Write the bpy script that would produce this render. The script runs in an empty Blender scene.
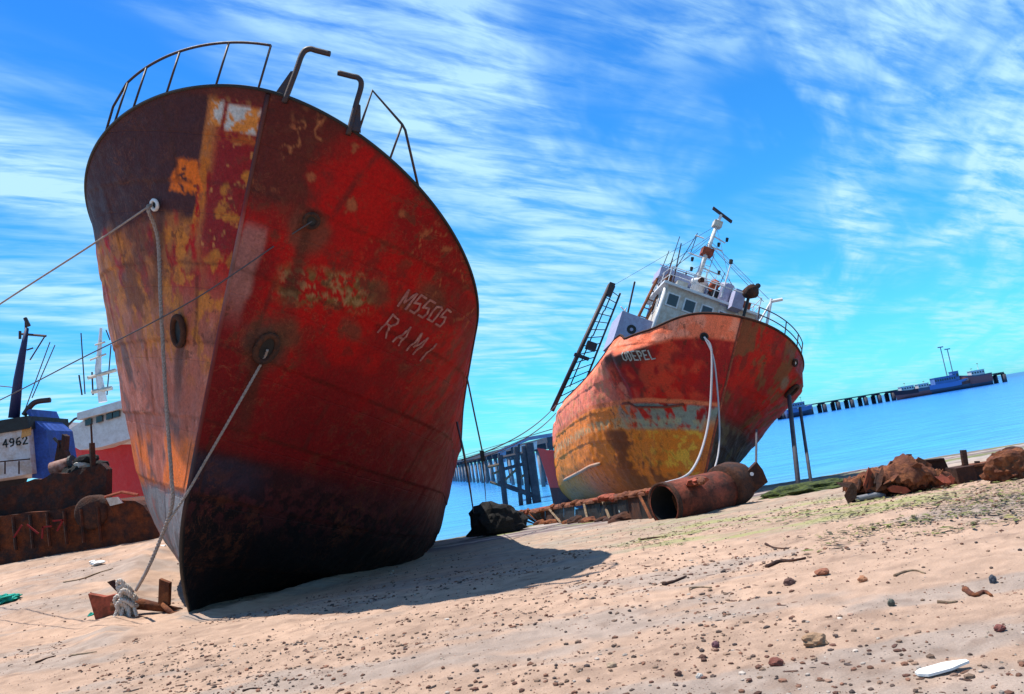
import bpy, bmesh, math, random
import numpy as np
from mathutils import Matrix, Vector
random.seed(7)
rng = np.random.default_rng(7)
sc = bpy.context.scene
C = bpy.context.collection

# ------------------------------------------------------------------ camera
FPX, ROLL, EYE = 820.0, math.radians(9.5), 1.6
PITCH = math.atan(108.5/FPX)
_f = np.array([0, math.cos(PITCH), math.sin(PITCH)]); _r = np.array([1., 0, 0]); _u = np.array([0, -math.sin(PITCH), math.cos(PITCH)])
_cx = math.cos(ROLL)*_r - math.sin(ROLL)*_u
_cy = math.sin(ROLL)*_r + math.cos(ROLL)*_u
cam = bpy.data.cameras.new('camera'); camo = bpy.data.objects.new('camera', cam); C.objects.link(camo)
camo.matrix_world = Matrix(((_cx[0], _cy[0], -_f[0], 0), (_cx[1], _cy[1], -_f[1], 0), (_cx[2], _cy[2], -_f[2], EYE), (0, 0, 0, 1)))
cam.sensor_width = 36; cam.lens = FPX/1024*36; cam.clip_end = 30000; cam.clip_start = .05
sc.camera = camo

# ------------------------------------------------------------------ sky, sun, exposure
SUN_EL, SUN_AZ = math.radians(72.5), math.radians(-67)      # azimuth from +Y, clockwise
w = bpy.data.worlds.new('World'); sc.world = w; w.use_nodes = True
nt = w.node_tree; nt.nodes.clear()
def N(tree, typ, **kw):
    n = tree.nodes.new(typ)
    for k, v in kw.items():
        if k == 'ins':
            for a, b in v.items(): n.inputs[a].default_value = b
        else: setattr(n, k, v)
    return n
def LK(tree, a, b): tree.links.new(a, b)
def MATH(tree, op, a, b=None, clamp=False):
    n = tree.nodes.new('ShaderNodeMath'); n.operation = op; n.use_clamp = clamp
    for i, v in enumerate((a, b)):
        if v is None: continue
        if isinstance(v, (int, float)): n.inputs[i].default_value = v
        else: tree.links.new(v, n.inputs[i])
    return n.outputs[0]
sky = N(nt, 'ShaderNodeTexSky', sky_type='NISHITA', sun_disc=False, sun_elevation=SUN_EL, sun_rotation=SUN_AZ, altitude=0, air_density=1.0, dust_density=.3, ozone_density=3.0)
tc = N(nt, 'ShaderNodeTexCoord')
sep = N(nt, 'ShaderNodeSeparateXYZ'); LK(nt, tc.outputs['Generated'], sep.inputs[0])
tr = N(nt, 'ShaderNodeValToRGB'); LK(nt, sep.outputs[2], tr.inputs[0])
_e = tr.color_ramp.elements; _e[0].position = 0; _e[0].color = (.16, .68, 1.0, 1); _e[1].position = 1; _e[1].color = (.07, .27, .55, 1)
for _p, _c in ((.25, (.16, .66, 1.0, 1)), (.5, (.12, .54, 1.0, 1))): _x = _e.new(_p); _x.color = _c
tint = N(nt, 'ShaderNodeMix', data_type='RGBA', blend_type='MULTIPLY'); tint.inputs[0].default_value = 1
dbl = N(nt, 'ShaderNodeVectorMath', operation='SCALE', ins={'Scale': 2.0}); LK(nt, tr.outputs[0], dbl.inputs[0])
LK(nt, sky.outputs[0], tint.inputs[6]); LK(nt, dbl.outputs[0], tint.inputs[7])
zz = MATH(nt, 'ADD', MATH(nt, 'MAXIMUM', sep.outputs[2], 0.0), .09)
px_ = MATH(nt, 'DIVIDE', sep.outputs[0], zz); py_ = MATH(nt, 'DIVIDE', sep.outputs[1], zz)
cmb = N(nt, 'ShaderNodeCombineXYZ'); LK(nt, px_, cmb.inputs[0]); LK(nt, py_, cmb.inputs[1])
def cloud_layer(rotz, scale, nscale, detail, rough, dist, lo, hi, off=0.0):
    r_ = N(nt, 'ShaderNodeMapping'); r_.inputs['Rotation'].default_value = (0, 0, rotz); LK(nt, cmb.outputs[0], r_.inputs[0])
    m_ = N(nt, 'ShaderNodeMapping'); m_.inputs['Scale'].default_value = scale; m_.inputs['Location'].default_value = (off, off*.7, off*.3); LK(nt, r_.outputs[0], m_.inputs[0])
    n_ = N(nt, 'ShaderNodeTexNoise', ins={'Scale': nscale, 'Detail': detail, 'Roughness': rough, 'Distortion': dist}); LK(nt, m_.outputs[0], n_.inputs['Vector'])
    k_ = N(nt, 'ShaderNodeMapRange', interpolation_type='SMOOTHSTEP', ins={'From Min': lo, 'From Max': hi}); LK(nt, n_.outputs[0], k_.inputs[0])
    return k_.outputs[0]
bands = cloud_layer(math.radians(-66), (.42, 1.6, 1), 1.3, 5, .55, .5, .39, .62, 5.3)
feather = cloud_layer(math.radians(-38), (.6, 2.5, 1), 4.8, 12, .60, .3, .30, .70, 7.7)
veil = cloud_layer(math.radians(-60), (.8, 1.2, 1), .9, 4, .5, .3, .38, .62, 1.3)
cl = MATH(nt, 'MULTIPLY', bands, MATH(nt, 'ADD', MATH(nt, 'MULTIPLY', feather, .95), .12))
cl = MATH(nt, 'ADD', cl, MATH(nt, 'MULTIPLY', MATH(nt, 'MULTIPLY', feather, veil), .38), clamp=True)
hz = N(nt, 'ShaderNodeMapRange', ins={'From Min': 0.0, 'From Max': .16, 'To Min': .3, 'To Max': .86}); LK(nt, sep.outputs[2], hz.inputs[0])
cl = MATH(nt, 'MULTIPLY', cl, hz.outputs[0], clamp=True)
# seen more steeply, a thin layer is thinner
cl = MATH(nt, 'MULTIPLY', cl, MATH(nt, 'DIVIDE', .42, MATH(nt, 'MAXIMUM', sep.outputs[2], .42)), clamp=True)
cmix = N(nt, 'ShaderNodeMix', data_type='RGBA'); LK(nt, cl, cmix.inputs[0]); LK(nt, tint.outputs[2], cmix.inputs[6]); cmix.inputs[7].default_value = (5.6, 8.8, 10.0, 1)
bg = N(nt, 'ShaderNodeBackground', ins={'Strength': .072}); LK(nt, cmix.outputs[2], bg.inputs[0])
wo = N(nt, 'ShaderNodeOutputWorld'); LK(nt, bg.outputs[0], wo.inputs[0])
sl = bpy.data.lights.new('sun', 'SUN'); sl.energy = 5.0; sl.angle = math.radians(.5); sl.color = (1, .95, .86)
so = bpy.data.objects.new('sun', sl); C.objects.link(so)
sd = Vector((math.sin(SUN_AZ)*math.cos(SUN_EL), math.cos(SUN_AZ)*math.cos(SUN_EL), math.sin(SUN_EL)))
so.rotation_euler = sd.to_track_quat('Z', 'Y').to_euler(); so.location = (-20, 10, 40)
sc.view_settings.view_transform = 'Standard'; sc.view_settings.look = 'None'; sc.view_settings.exposure = 0.6; sc.view_settings.gamma = 1.0
sc.view_settings.use_curve_mapping = False

# ------------------------------------------------------------------ helpers
def at(px, py, Y):
    """world point seen at a picture position, at depth Y"""
    d = _f + _cx*(px-512)/FPX - _cy*(py-347)/FPX
    return np.array([0, 0, EYE]) + d*(Y/d[1])
_tab = np.random.default_rng(3).random(4096)
def _h(i, j, k): return _tab[(i*73 + j*1259 + k*3571 + ((i*j) & 1023)*7 + ((j*k) & 511)*13) & 4095]
def vnoise(P):
    P = np.asarray(P, float) + 517.3; I = np.floor(P).astype(np.int64); f = P - I; f = f*f*(3-2*f)
    x, y, z = I[..., 0], I[..., 1], I[..., 2]; fx, fy, fz = f[..., 0], f[..., 1], f[..., 2]
    a = _h(x, y, z)*(1-fx)+_h(x+1, y, z)*fx; b = _h(x, y+1, z)*(1-fx)+_h(x+1, y+1, z)*fx
    c = _h(x, y, z+1)*(1-fx)+_h(x+1, y, z+1)*fx; d = _h(x, y+1, z+1)*(1-fx)+_h(x+1, y+1, z+1)*fx
    return (a*(1-fy)+b*fy)*(1-fz)+(c*(1-fy)+d*fy)*fz
def fbm(P, o=4, g=.5):
    P = np.asarray(P, float); s = 0; a = 1; t = 0
    for i in range(o): s = s + a*vnoise(P*2.03**i + i*11.7); t += a; a *= g
    return s/t
def sst(a, b, v):
    x = np.clip((v-a)/(b-a), 0, 1); return x*x*(3-2*x)
def tag(o, label=None, cat=None, group=None, kind=None):
    for k, v in (('label', label), ('category', cat), ('group', group), ('kind', kind)):
        if v: o[k] = v
    return o
def empty(name, loc=(0, 0, 0), mat=None, **kw):
    o = bpy.data.objects.new(name, None); C.objects.link(o); o.empty_display_size = .3
    if mat is not None: o.matrix_world = mat
    else: o.location = loc
    o['_org'] = [float(v) for v in (loc if mat is None else (0, 0, 0))]
    return tag(o, **kw)
def link_mesh(name, V, F, mat, parent=None, smooth=False, col=None, st=None, world=True, base=True):
    V = np.asarray(V, float).reshape(-1, 3)
    me = bpy.data.meshes.new(name)
    org = np.zeros(3)
    if parent is not None:
        if world:
            r = parent
            while r.parent: r = r.parent
            if '_org' in r: org = np.array(r['_org'])
            else: org = np.array(r.location)
    elif base:
        org = np.array([V[:, 0].mean(), V[:, 1].mean(), V[:, 2].min()])
    me.from_pydata((V-org).tolist(), [], [tuple(int(i) for i in f) for f in F] if not isinstance(F, list) else F)
    if smooth: me.polygons.foreach_set('use_smooth', np.ones(len(me.polygons), bool))
    if col is not None:
        a = me.color_attributes.new('paint', 'FLOAT_COLOR', 'POINT')
        c4 = np.ones((len(V), 4), np.float32); c4[:, :3] = col; a.data.foreach_set('color', c4.ravel())
    if st is not None:
        a = me.attributes.new('st', 'FLOAT_VECTOR', 'POINT'); a.data.foreach_set('vector', np.asarray(st, np.float32).ravel())
    me.materials.append(mat); me.update()
    o = bpy.data.objects.new(name, me); C.objects.link(o)
    if parent is not None: o.parent = parent
    else: o.location = org
    return o
class MB:
    def __init__(s): s.v = []; s.f = []; s.c = []; s.cur = None
    def add(s, V, F):
        b = len(s.v); s.v += [tuple(map(float, p)) for p in V]; s.f += [tuple(i+b for i in f) for f in F]
        s.c += [s.cur or (1, 1, 1)]*len(V); return s
    def hexa(s, p):
        return s.add(p, [(0, 3, 2, 1), (4, 5, 6, 7), (0, 1, 5, 4), (1, 2, 6, 5), (2, 3, 7, 6), (3, 0, 4, 7)])
    def box(s, c, d, R=None):
        c = np.array(c, float); h = np.array(d, float)/2
        p = np.array([(-1, -1, -1), (1, -1, -1), (1, 1, -1), (-1, 1, -1), (-1, -1, 1), (1, -1, 1), (1, 1, 1), (-1, 1, 1)])*h
        if R is not None: p = p@np.array(R).T
        return s.hexa(p+c)
    def tube(s, pts, r, n=8, cap=True):
        pts = np.array(pts, float); m = len(pts); r = np.ones(m)*np.array(r)
        T = np.gradient(pts, axis=0); T /= np.linalg.norm(T, axis=1)[:, None]+1e-9
        up = np.array([0, 0, 1.]) if abs(T[0, 2]) < .9 else np.array([1., 0, 0])
        V = []; a0 = np.cross(T[0], up); a0 /= np.linalg.norm(a0)
        for i in range(m):
            a0 = a0 - T[i]*(a0@T[i]); a0 /= np.linalg.norm(a0); b0 = np.cross(T[i], a0)
            for k in range(n):
                an = 2*math.pi*k/n; V.append(pts[i]+r[i]*(a0*math.cos(an)+b0*math.sin(an)))
        F = [(i*n+k, i*n+(k+1) % n, (i+1)*n+(k+1) % n, (i+1)*n+k) for i in range(m-1) for k in range(n)]
        if cap: F += [tuple(range(n))[::-1], tuple((m-1)*n+k for k in range(n))]
        return s.add(V, F)
    def lathe(s, o, axis, prof, n=16):
        """prof: list of (distance along axis, radius)"""
        o = np.array(o, float); ax = np.array(axis, float); ax /= np.linalg.norm(ax)
        up = np.array([0, 0, 1.]) if abs(ax[2]) < .9 else np.array([1., 0, 0])
        a = np.cross(ax, up); a /= np.linalg.norm(a); b = np.cross(ax, a)
        V = [o+ax*d+r*(a*math.cos(2*math.pi*k/n)+b*math.sin(2*math.pi*k/n)) for d, r in prof for k in range(n)]
        m = len(prof)
        F = [(i*n+k, i*n+(k+1) % n, (i+1)*n+(k+1) % n, (i+1)*n+k) for i in range(m-1) for k in range(n)]
        return s.add(V, F)
    def build(s, name, mat, parent=None, smooth=False, world=True, **kw):
        col = np.array(s.c) if s.cur is not None else kw.pop('col', None)
        return link_mesh(name, s.v, s.f, mat, parent, smooth, world=world, col=col, **kw)
def ico(sub):
    bm = bmesh.new(); bmesh.ops.create_icosphere(bm, subdivisions=sub, radius=1)
    V = np.array([v.co[:] for v in bm.verts]); F = [tuple(v.index for v in f.verts) for f in bm.faces]; bm.free(); return V, F
ICO = {k: ico(k) for k in (1, 2, 3, 4, 5)}
def lump(size, seed=0, sub=3, amp=.35, freq=1.6, sharp=False):
    V, F = ICO[sub]
    n = fbm(V*freq+seed*13.1, 4); 
    if sharp: n = 1-abs(2*n-1)*1.2
    V = V*(1+amp*2*(n-.5))[:, None]*np.array(size)
    return V, F
def catenary(a, b, sag, n=24):
    a = np.array(a); b = np.array(b); t = np.linspace(0, 1, n)[:, None]
    p = a+(b-a)*t; p[:, 2] -= sag*4*(t*(1-t))[:, 0]; return p
def smooth_path(pts, n=8):
    pts = np.array(pts, float); P = np.vstack([2*pts[0]-pts[1], pts, 2*pts[-1]-pts[-2]]); out = []
    for i in range(1, len(P)-2):
        p0, p1, p2, p3 = P[i-1:i+3]
        for t in np.linspace(0, 1, n, endpoint=False):
            out.append(.5*((2*p1)+(-p0+p2)*t+(2*p0-5*p1+4*p2-p3)*t*t+(-p0+3*p1-3*p2+p3)*t**3))
    out.append(pts[-1]); return np.array(out)

# ------------------------------------------------------------------ materials
def mat(name, color=None, rough=.7, metal=0., vary=.25, scale=6., bump=.2, bscale=30., attr=False, spec=.4, color2=None, plates=False, bdist=.02, detail=6):
    m = bpy.data.materials.new(name); m.use_nodes = True; t = m.node_tree; b = t.nodes['Principled BSDF']
    b.inputs['Roughness'].default_value = rough; b.inputs['Metallic'].default_value = metal; b.inputs['Specular IOR Level'].default_value = spec
    tcn = N(t, 'ShaderNodeTexCoord')
    n1 = N(t, 'ShaderNodeTexNoise', ins={'Scale': scale, 'Detail': detail, 'Roughness': .65}); LK(t, tcn.outputs['Object'], n1.inputs['Vector'])
    if attr:
        a = N(t, 'ShaderNodeAttribute', attribute_name='paint'); src = a.outputs['Color']
    else:
        cr = N(t, 'ShaderNodeMix', data_type='RGBA'); cr.inputs[6].default_value = (*[v*.8 for v in color], 1); cr.inputs[7].default_value = (*[v*.8 for v in (color2 or color)], 1)
        k = N(t, 'ShaderNodeMapRange', ins={'From Min': .42, 'From Max': .6}); LK(t, n1.outputs[0], k.inputs[0]); LK(t, k.outputs[0], cr.inputs[0]); src = cr.outputs[2]
    n2 = N(t, 'ShaderNodeTexNoise', ins={'Scale': scale*4.3, 'Detail': 8, 'Roughness': .7}); LK(t, tcn.outputs['Object'], n2.inputs['Vector'])
    vr = N(t, 'ShaderNodeMapRange', ins={'From Min': .25, 'From Max': .75, 'To Min': 1-vary, 'To Max': 1+vary}); LK(t, n2.outputs[0], vr.inputs[0])
    mu = N(t, 'ShaderNodeMix', data_type='RGBA', blend_type='MULTIPLY'); mu.inputs[0].default_value = 1
    LK(t, src, mu.inputs[6]); LK(t, vr.outputs[0], mu.inputs[7]); LK(t, mu.outputs[2], b.inputs['Base Color'])
    rr = N(t, 'ShaderNodeMapRange', ins={'From Min': .3, 'From Max': .7, 'To Min': max(.05, rough-.12), 'To Max': min(1, rough+.12)}); LK(t, n1.outputs[0], rr.inputs[0]); LK(t, rr.outputs[0], b.inputs['Roughness'])
    nb = N(t, 'ShaderNodeTexNoise', ins={'Scale': bscale, 'Detail': 6, 'Roughness': .7}); LK(t, tcn.outputs['Object'], nb.inputs['Vector'])
    hgt = nb.outputs[0]
    if plates:
        ast = N(t, 'ShaderNodeAttribute', attribute_name='st')
        br = N(t, 'ShaderNodeTexBrick', ins={'Scale': 1.0, 'Mortar Size': .012, 'Mortar Smooth': .6, 'Brick Width': 2.6, 'Row Height': 1.05}); LK(t, ast.outputs['Vector'], br.inputs['Vector'])
        hgt = MATH(t, 'ADD', hgt, MATH(t, 'MULTIPLY', br.outputs['Fac'], .9))
        nl = N(t, 'ShaderNodeTexNoise', ins={'Scale': 1.6, 'Detail': 2}); LK(t, tcn.outputs['Object'], nl.inputs['Vector'])
        hgt = MATH(t, 'ADD', hgt, MATH(t, 'MULTIPLY', nl.outputs[0], 2.2))
    bp = N(t, 'ShaderNodeBump', ins={'Strength': bump, 'Distance': bdist}); LK(t, hgt, bp.inputs['Height']); LK(t, bp.outputs[0], b.inputs['Normal'])
    return m
M = {}
M['hull'] = mat('hull_paint', attr=True, rough=.6, vary=.38, scale=5, bump=.5, bscale=22, plates=True, bdist=.03, spec=.14)
def flaking(m, amount=.75, sc=3.2):
    t = m.node_tree; b = t.nodes['Principled BSDF']; tcn = N(t, 'ShaderNodeTexCoord')
    n = N(t, 'ShaderNodeTexNoise', ins={'Scale': sc, 'Detail': 14, 'Roughness': .72}); LK(t, tcn.outputs['Object'], n.inputs['Vector'])
    k = N(t, 'ShaderNodeMapRange', ins={'From Min': .575, 'From Max': .592, 'To Min': 0, 'To Max': amount}); LK(t, n.outputs[0], k.inputs[0])
    k2 = N(t, 'ShaderNodeMapRange', ins={'From Min': .555, 'From Max': .565, 'To Min': 0, 'To Max': .16}); LK(t, n.outputs[0], k2.inputs[0])
    mp = N(t, 'ShaderNodeMapping'); mp.inputs['Scale'].default_value = (7, 7, .55); LK(t, tcn.outputs['Object'], mp.inputs[0])
    ns = N(t, 'ShaderNodeTexNoise', ins={'Scale': 1., 'Detail': 8, 'Roughness': .65}); LK(t, mp.outputs[0], ns.inputs['Vector'])
    ks = N(t, 'ShaderNodeMapRange', ins={'From Min': .52, 'From Max': .66, 'To Min': 0, 'To Max': .42}); LK(t, ns.outputs[0], ks.inputs[0])
    nsc = N(t, 'ShaderNodeTexNoise', ins={'Scale': 2.2, 'Detail': 10, 'Roughness': .6, 'Distortion': 1.5}); LK(t, tcn.outputs['Object'], nsc.inputs['Vector'])
    ka = MATH(t, 'ABSOLUTE', MATH(t, 'SUBTRACT', nsc.outputs[0], .5)); kc = N(t, 'ShaderNodeMapRange', ins={'From Min': .0, 'From Max': .006, 'To Min': .5, 'To Max': 0}); LK(t, ka, kc.inputs[0])
    nm_ = N(t, 'ShaderNodeTexNoise', ins={'Scale': .55, 'Detail': 3}); LK(t, tcn.outputs['Object'], nm_.inputs['Vector']); km = N(t, 'ShaderNodeMapRange', ins={'From Min': .40, 'From Max': .60, 'To Min': .12, 'To Max': 1.}); LK(t, nm_.outputs[0], km.inputs[0])
    class _O: pass
    def _msk(o):
        w_ = _O(); w_.outputs = [MATH(t, 'MULTIPLY', o.outputs[0], km.outputs[0])]; return w_
    ks, k2, k, kc = map(_msk, (ks, k2, k, kc))
    cur = b.inputs['Base Color'].links[0].from_socket
    for fac, colr in ((ks.outputs[0], (.05, .016, .012, 1)), (k2.outputs[0], (.30, .085, .035, 1)), (k.outputs[0], (.065, .020, .012, 1)), (kc.outputs[0], (.34, .11, .05, 1))):
        mx = N(t, 'ShaderNodeMix', data_type='RGBA'); LK(t, fac, mx.inputs[0]); LK(t, cur, mx.inputs[6]); mx.inputs[7].default_value = colr; cur = mx.outputs[2]
    LK(t, cur, b.inputs['Base Color'])
flaking(M['hull'], .6)
M['paint'] = mat('weathered_paint', attr=True, rough=.6, vary=.25, scale=5, bump=.35, bscale=25)
M['rust'] = mat('rust', (.13, .035, .014), .9, vary=.5, scale=4, bump=.8, bscale=18, color2=(.26, .085, .03), bdist=.05)
M['darkrust'] = mat('dark_rust', (.035, .012, .008), .9, vary=.5, scale=4, bump=.8, bscale=18, color2=(.09, .03, .014), bdist=.05)
M['redrust'] = mat('red_lead_rust', (.38, .07, .03), .8, vary=.35, scale=5, bump=.5, bscale=20, color2=(.2, .045, .02), bdist=.03)
M['railsteel'] = mat('rail_steel', (.035, .022, .03), .6, vary=.4, scale=12, color2=(.07, .03, .02))
M['black'] = mat('black_steel', (.012, .011, .012), .6, vary=.4)
M['rope'] = mat('rope_fibre', (.42, .36, .33), .95, vary=.3, scale=30, bump=1., bscale=60, color2=(.30, .24, .22))
M['whiterope'] = mat('white_rope', (.46, .44, .46), .9, vary=.25, scale=30, bump=.8, bscale=60, color2=(.5, .46, .48))
M['wire'] = mat('steel_wire', (.07, .06, .07), .6, vary=.3, scale=20)
M['wood'] = mat('old_timber', (.16, .10, .06), .9, vary=.4, scale=8, bump=.6, bscale=30, color2=(.30, .22, .14))
M['concrete'] = mat('jetty_concrete', (.25, .25, .27), .9, vary=.2, scale=2, color2=(.18, .18, .2))
M['darkconc'] = mat('wet_pile', (.05, .05, .065), .8, vary=.3, scale=2, color2=(.09, .085, .1))
M['white'] = mat('white_paint', (.78, .78, .8), .5, vary=.12, scale=4, color2=(.66, .64, .64))
M['glass'] = mat('dark_glass', (.02, .03, .04), .15, vary=.1, bump=0, spec=.6)
M['blue'] = mat('blue_paint', (.015, .05, .26), .6, vary=.4, scale=2.5, color2=(.03, .09, .40))
M['net'] = mat('old_net', (.012, .011, .012), 1., vary=.6, scale=14, bump=1., bscale=25, color2=(.03, .026, .022), bdist=.08)
M['green'] = mat('green_net', (.0, .32, .24), .9, vary=.4, scale=12, bump=1., bscale=40, color2=(.02, .45, .36))
M['foam'] = mat('white_foam', (.82, .82, .80), .8, vary=.05)
M['weed'] = mat('seaweed', attr=True, rough=.8, vary=.3, scale=20)
M['stone'] = mat('pebble', attr=True, rough=.85, vary=.35, scale=25, bump=.4, bscale=60)

def sand_mat():
    m = mat('beach_sand', attr=True, rough=.95, vary=.22, scale=16, bump=.8, bscale=34, bdist=.02, spec=.1)
    t = m.node_tree; b = t.nodes['Principled BSDF']
    tcn = N(t, 'ShaderNodeTexCoord')
    vo = N(t, 'ShaderNodeTexVoronoi', ins={'Scale': 16, 'Randomness': 1}); LK(t, tcn.outputs['Object'], vo.inputs['Vector'])
    k = N(t, 'ShaderNodeMapRange', ins={'From Min': .05, 'From Max': .16, 'To Min': .45, 'To Max': 1.}); LK(t, vo.outputs['Distance'], k.inputs[0])
    ns = N(t, 'ShaderNodeTexNoise', ins={'Scale': 1.3, 'Detail': 4}); LK(t, tcn.outputs['Object'], ns.inputs['Vector'])
    kk = N(t, 'ShaderNodeMapRange', ins={'From Min': .45, 'From Max': .62, 'To Min': 0, 'To Max': .8}); LK(t, ns.outputs[0], kk.inputs[0])
    old = b.inputs['Base Color'].links[0].from_socket
    mx = N(t, 'ShaderNodeMix', data_type='RGBA', blend_type='MULTIPLY'); LK(t, kk.outputs[0], mx.inputs[0]); LK(t, old, mx.inputs[6]); LK(t, k.outputs[0], mx.inputs[7])
    LK(t, mx.outputs[2], b.inputs['Base Color'])
    return m
M['sand'] = sand_mat()
def sea_mat():
    m = bpy.data.materials.new('sea_water'); m.use_nodes = True; t = m.node_tree; b = t.nodes['Principled BSDF']
    b.inputs['Roughness'].default_value = .22; b.inputs['IOR'].default_value = 1.33; b.inputs['Specular IOR Level'].default_value = .22
    g = N(t, 'ShaderNodeNewGeometry'); sp = N(t, 'ShaderNodeSeparateXYZ'); LK(t, g.outputs['Position'], sp.inputs[0])
    dpt = N(t, 'ShaderNodeMapRange', ins={'From Min': 38, 'From Max': 900}); LK(t, sp.outputs[1], dpt.inputs[0])
    pw = MATH(t, 'POWER', dpt.outputs[0], .5)
    cr = N(t, 'ShaderNodeValToRGB'); LK(t, pw, cr.inputs[0])
    e = cr.color_ramp.elements; e[0].position = 0; e[0].color = (.12, .25, .40, 1); e[1].position = 1; e[1].color = (.003, .03, .20, 1)
    x = e.new(.12); x.color = (.045, .24, .50, 1); x = e.new(.5); x.color = (.012, .13, .45, 1)
    mp = N(t, 'ShaderNodeMapping'); mp.inputs['Scale'].default_value = (.25, 1, 1); LK(t, g.outputs['Position'], mp.inputs[0])
    n = N(t, 'ShaderNodeTexNoise', ins={'Scale': .9, 'Detail': 8, 'Roughness': .65}); LK(t, mp.outputs[0], n.inputs['Vector'])
    bp = N(t, 'ShaderNodeBump', ins={'Strength': .5, 'Distance': .25}); LK(t, n.outputs[0], bp.inputs['Height']); LK(t, bp.outputs[0], b.inputs['Normal'])
    vr = N(t, 'ShaderNodeMapRange', ins={'From Min': .3, 'From Max': .7, 'To Min': .65, 'To Max': 1.35}); LK(t, n.outputs[0], vr.inputs[0])
    mu = N(t, 'ShaderNodeMix', data_type='RGBA', blend_type='MULTIPLY'); mu.inputs[0].default_value = 1; LK(t, cr.outputs[0], mu.inputs[6]); LK(t, vr.outputs[0], mu.inputs[7])
    LK(t, mu.outputs[2], b.inputs['Base Color'])
    return m
M['sea'] = sea_mat()

_RS = None
def H1_L(p):
    'world to near-hull frame, level part only'
    ch, sh = math.cos(.099), math.sin(.099); d = np.asarray(p)-np.array([-6.306, 13.643, 0.]); f_ = d[..., 0]*sh-d[..., 1]*ch; r__ = d[..., 0]*ch+d[..., 1]*sh; return np.stack([f_, r__, d[..., 2]*0], -1)
# ------------------------------------------------------------------ terrain and sea
SEA = -1.9
def ground0(X, Y):
    X = np.asarray(X, float); Y = np.asarray(Y, float)
    zr = -.06*np.clip(Y-11.5, 0, 28)-.09*np.clip(Y-39.5, 0, 40)
    zl = .085*np.clip(Y-14, 0, 12.5)-.02*np.clip(Y-34, 0, 30)-.12*np.clip(Y-64, 0, 40)
    wl = sst(0, 1, (X+4.2+.16*np.clip(Y-14, 0, 26))/(-11+4.2+.16*np.clip(Y-14, 0, 26)))
    return zr*(1-wl)+zl*wl
def ground(X, Y):
    X = np.asarray(X, float); Y = np.asarray(Y, float); P = np.stack([X, Y, 0*X], -1)
    z = ground0(X, Y)
    z = z+.10*(fbm(P*.35+3, 3)-.5)+.05*(fbm(P*1.7, 3)-.5)*np.clip(1.4-Y/60, .3, 1)+.045*(fbm(P*5.+9, 2)-.5)*(Y < 40)+.02*(fbm(P*13.+2, 2)-.5)*(Y < 30)
    return z
ys = np.concatenate([-np.geomspace(1, 70, 26)[::-1]+.5, np.linspace(0, 3.2, 16), np.geomspace(3.3, 46, 300), np.geomspace(47, 140, 24)])
cs = np.concatenate([-np.geomspace(.95, 5, 16)[::-1], np.linspace(-.93, .93, 380), np.geomspace(.95, 5, 16)])
GY = np.repeat(ys[:, None], len(cs), 1); GX = cs[None, :]*(np.abs(GY)+5)
GZ = ground(GX, GY); ny, nx = GX.shape
idx = np.arange(ny*nx).reshape(ny, nx)
GF = np.stack([idx[:-1, :-1], idx[:-1, 1:], idx[1:, 1:], idx[1:, :-1]], -1).reshape(-1, 4).tolist()
P2 = np.stack([GX, GY, 0*GX], -1)
nA = fbm(P2*.45, 4)[..., None]; nB = fbm(P2*np.array([.5, 1.6, 1])+20, 4)[..., None]; nC = fbm(P2*3+40, 3)[..., None]
sand = np.array([.50, .318, .218]); sand2 = np.array([.41, .265, .185]); grey = np.array([.33, .26, .215]); mud = np.array([.17, .125, .125]); silt = np.array([.42, .34, .29]); weedc = np.array([.20, .24, .05])
col = sand+(sand2-sand)*sst(.35, .65, nA)
col = col+(grey-col)*(sst(.50, .64, nB)*.7)
far = sst(13.0, 19, GY)[..., None]*sst(-6, -2, GX)[..., None]
col = col+(np.array([.33, .27, .20])-col)*far*.55*sst(.3, .6, nC)
low = sst(-.75, -1.0, (GZ))[..., None]
wv = fbm(np.stack([GX*.12, GY*1.1, 0*GX], -1)+60, 3)[..., None]
lowc = mud+(silt-mud)*sst(.42, .6, wv)
lowc = lowc+(weedc*.8-lowc)*sst(.55, .65, fbm(np.stack([GX*.2, GY*.8, 0*GX], -1)+90, 3)[..., None])*.7
col = col+(lowc-col)*low
spk = fbm(P2*9+70, 3)[..., None]; col = col*(.88+.24*sst(.3, .7, spk)); col = col+(np.array([.22, .14, .10])-col)*sst(.60, .72, fbm(P2*4.3+33, 3)[..., None])*.5
gb = (sst(.52, .66, nB)*sst(11.2, 12.2, GY)[..., None]*sst(22, 17, GY)[..., None]*sst(.5, 2.5, GX)[..., None])
col = col+(np.array([.36, .34, .11])-col)*gb*.65
_hl = np.stack([GX, GY, GZ], -1); _lc = H1_L(_hl)
_s = np.clip(3.19-_lc[..., 0]-1.2, 0, 26); _hw = 3.4*np.clip(_s/11., 0, 1)**.8; _d = np.abs(np.abs(_lc[..., 1]+.42*np.abs(_lc[..., 2]))-_hw)
GZ = GZ+.13*np.exp(-(_d/.35)**2)*(_lc[..., 0] < 2.2)*(_lc[..., 0] > -22)*(.6+.8*(fbm(P2*1.8+5, 2)-.3))
beach = link_mesh('beach', np.stack([GX, GY, GZ], -1), GF, M['sand'], smooth=True, col=col.reshape(-1, 3)*np.array([.83, .875, .93]), base=False)
tag(beach, kind='structure')
sv = []; sf = []
sy = [30, 45, 70, 110, 200, 400, 900, 2500, 9000, 26000]
for i, y in enumerate(sy):
    for x in (-1, -.5, 0, .5, 1): sv.append((x*(60+y*1.6), y, SEA))
for i in range(len(sy)-1):
    for k in range(4): a = i*5+k; sf.append((a, a+1, a+6, a+5))
tag(link_mesh('sea', sv, sf, M['sea'], base=False), kind='structure')

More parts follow.
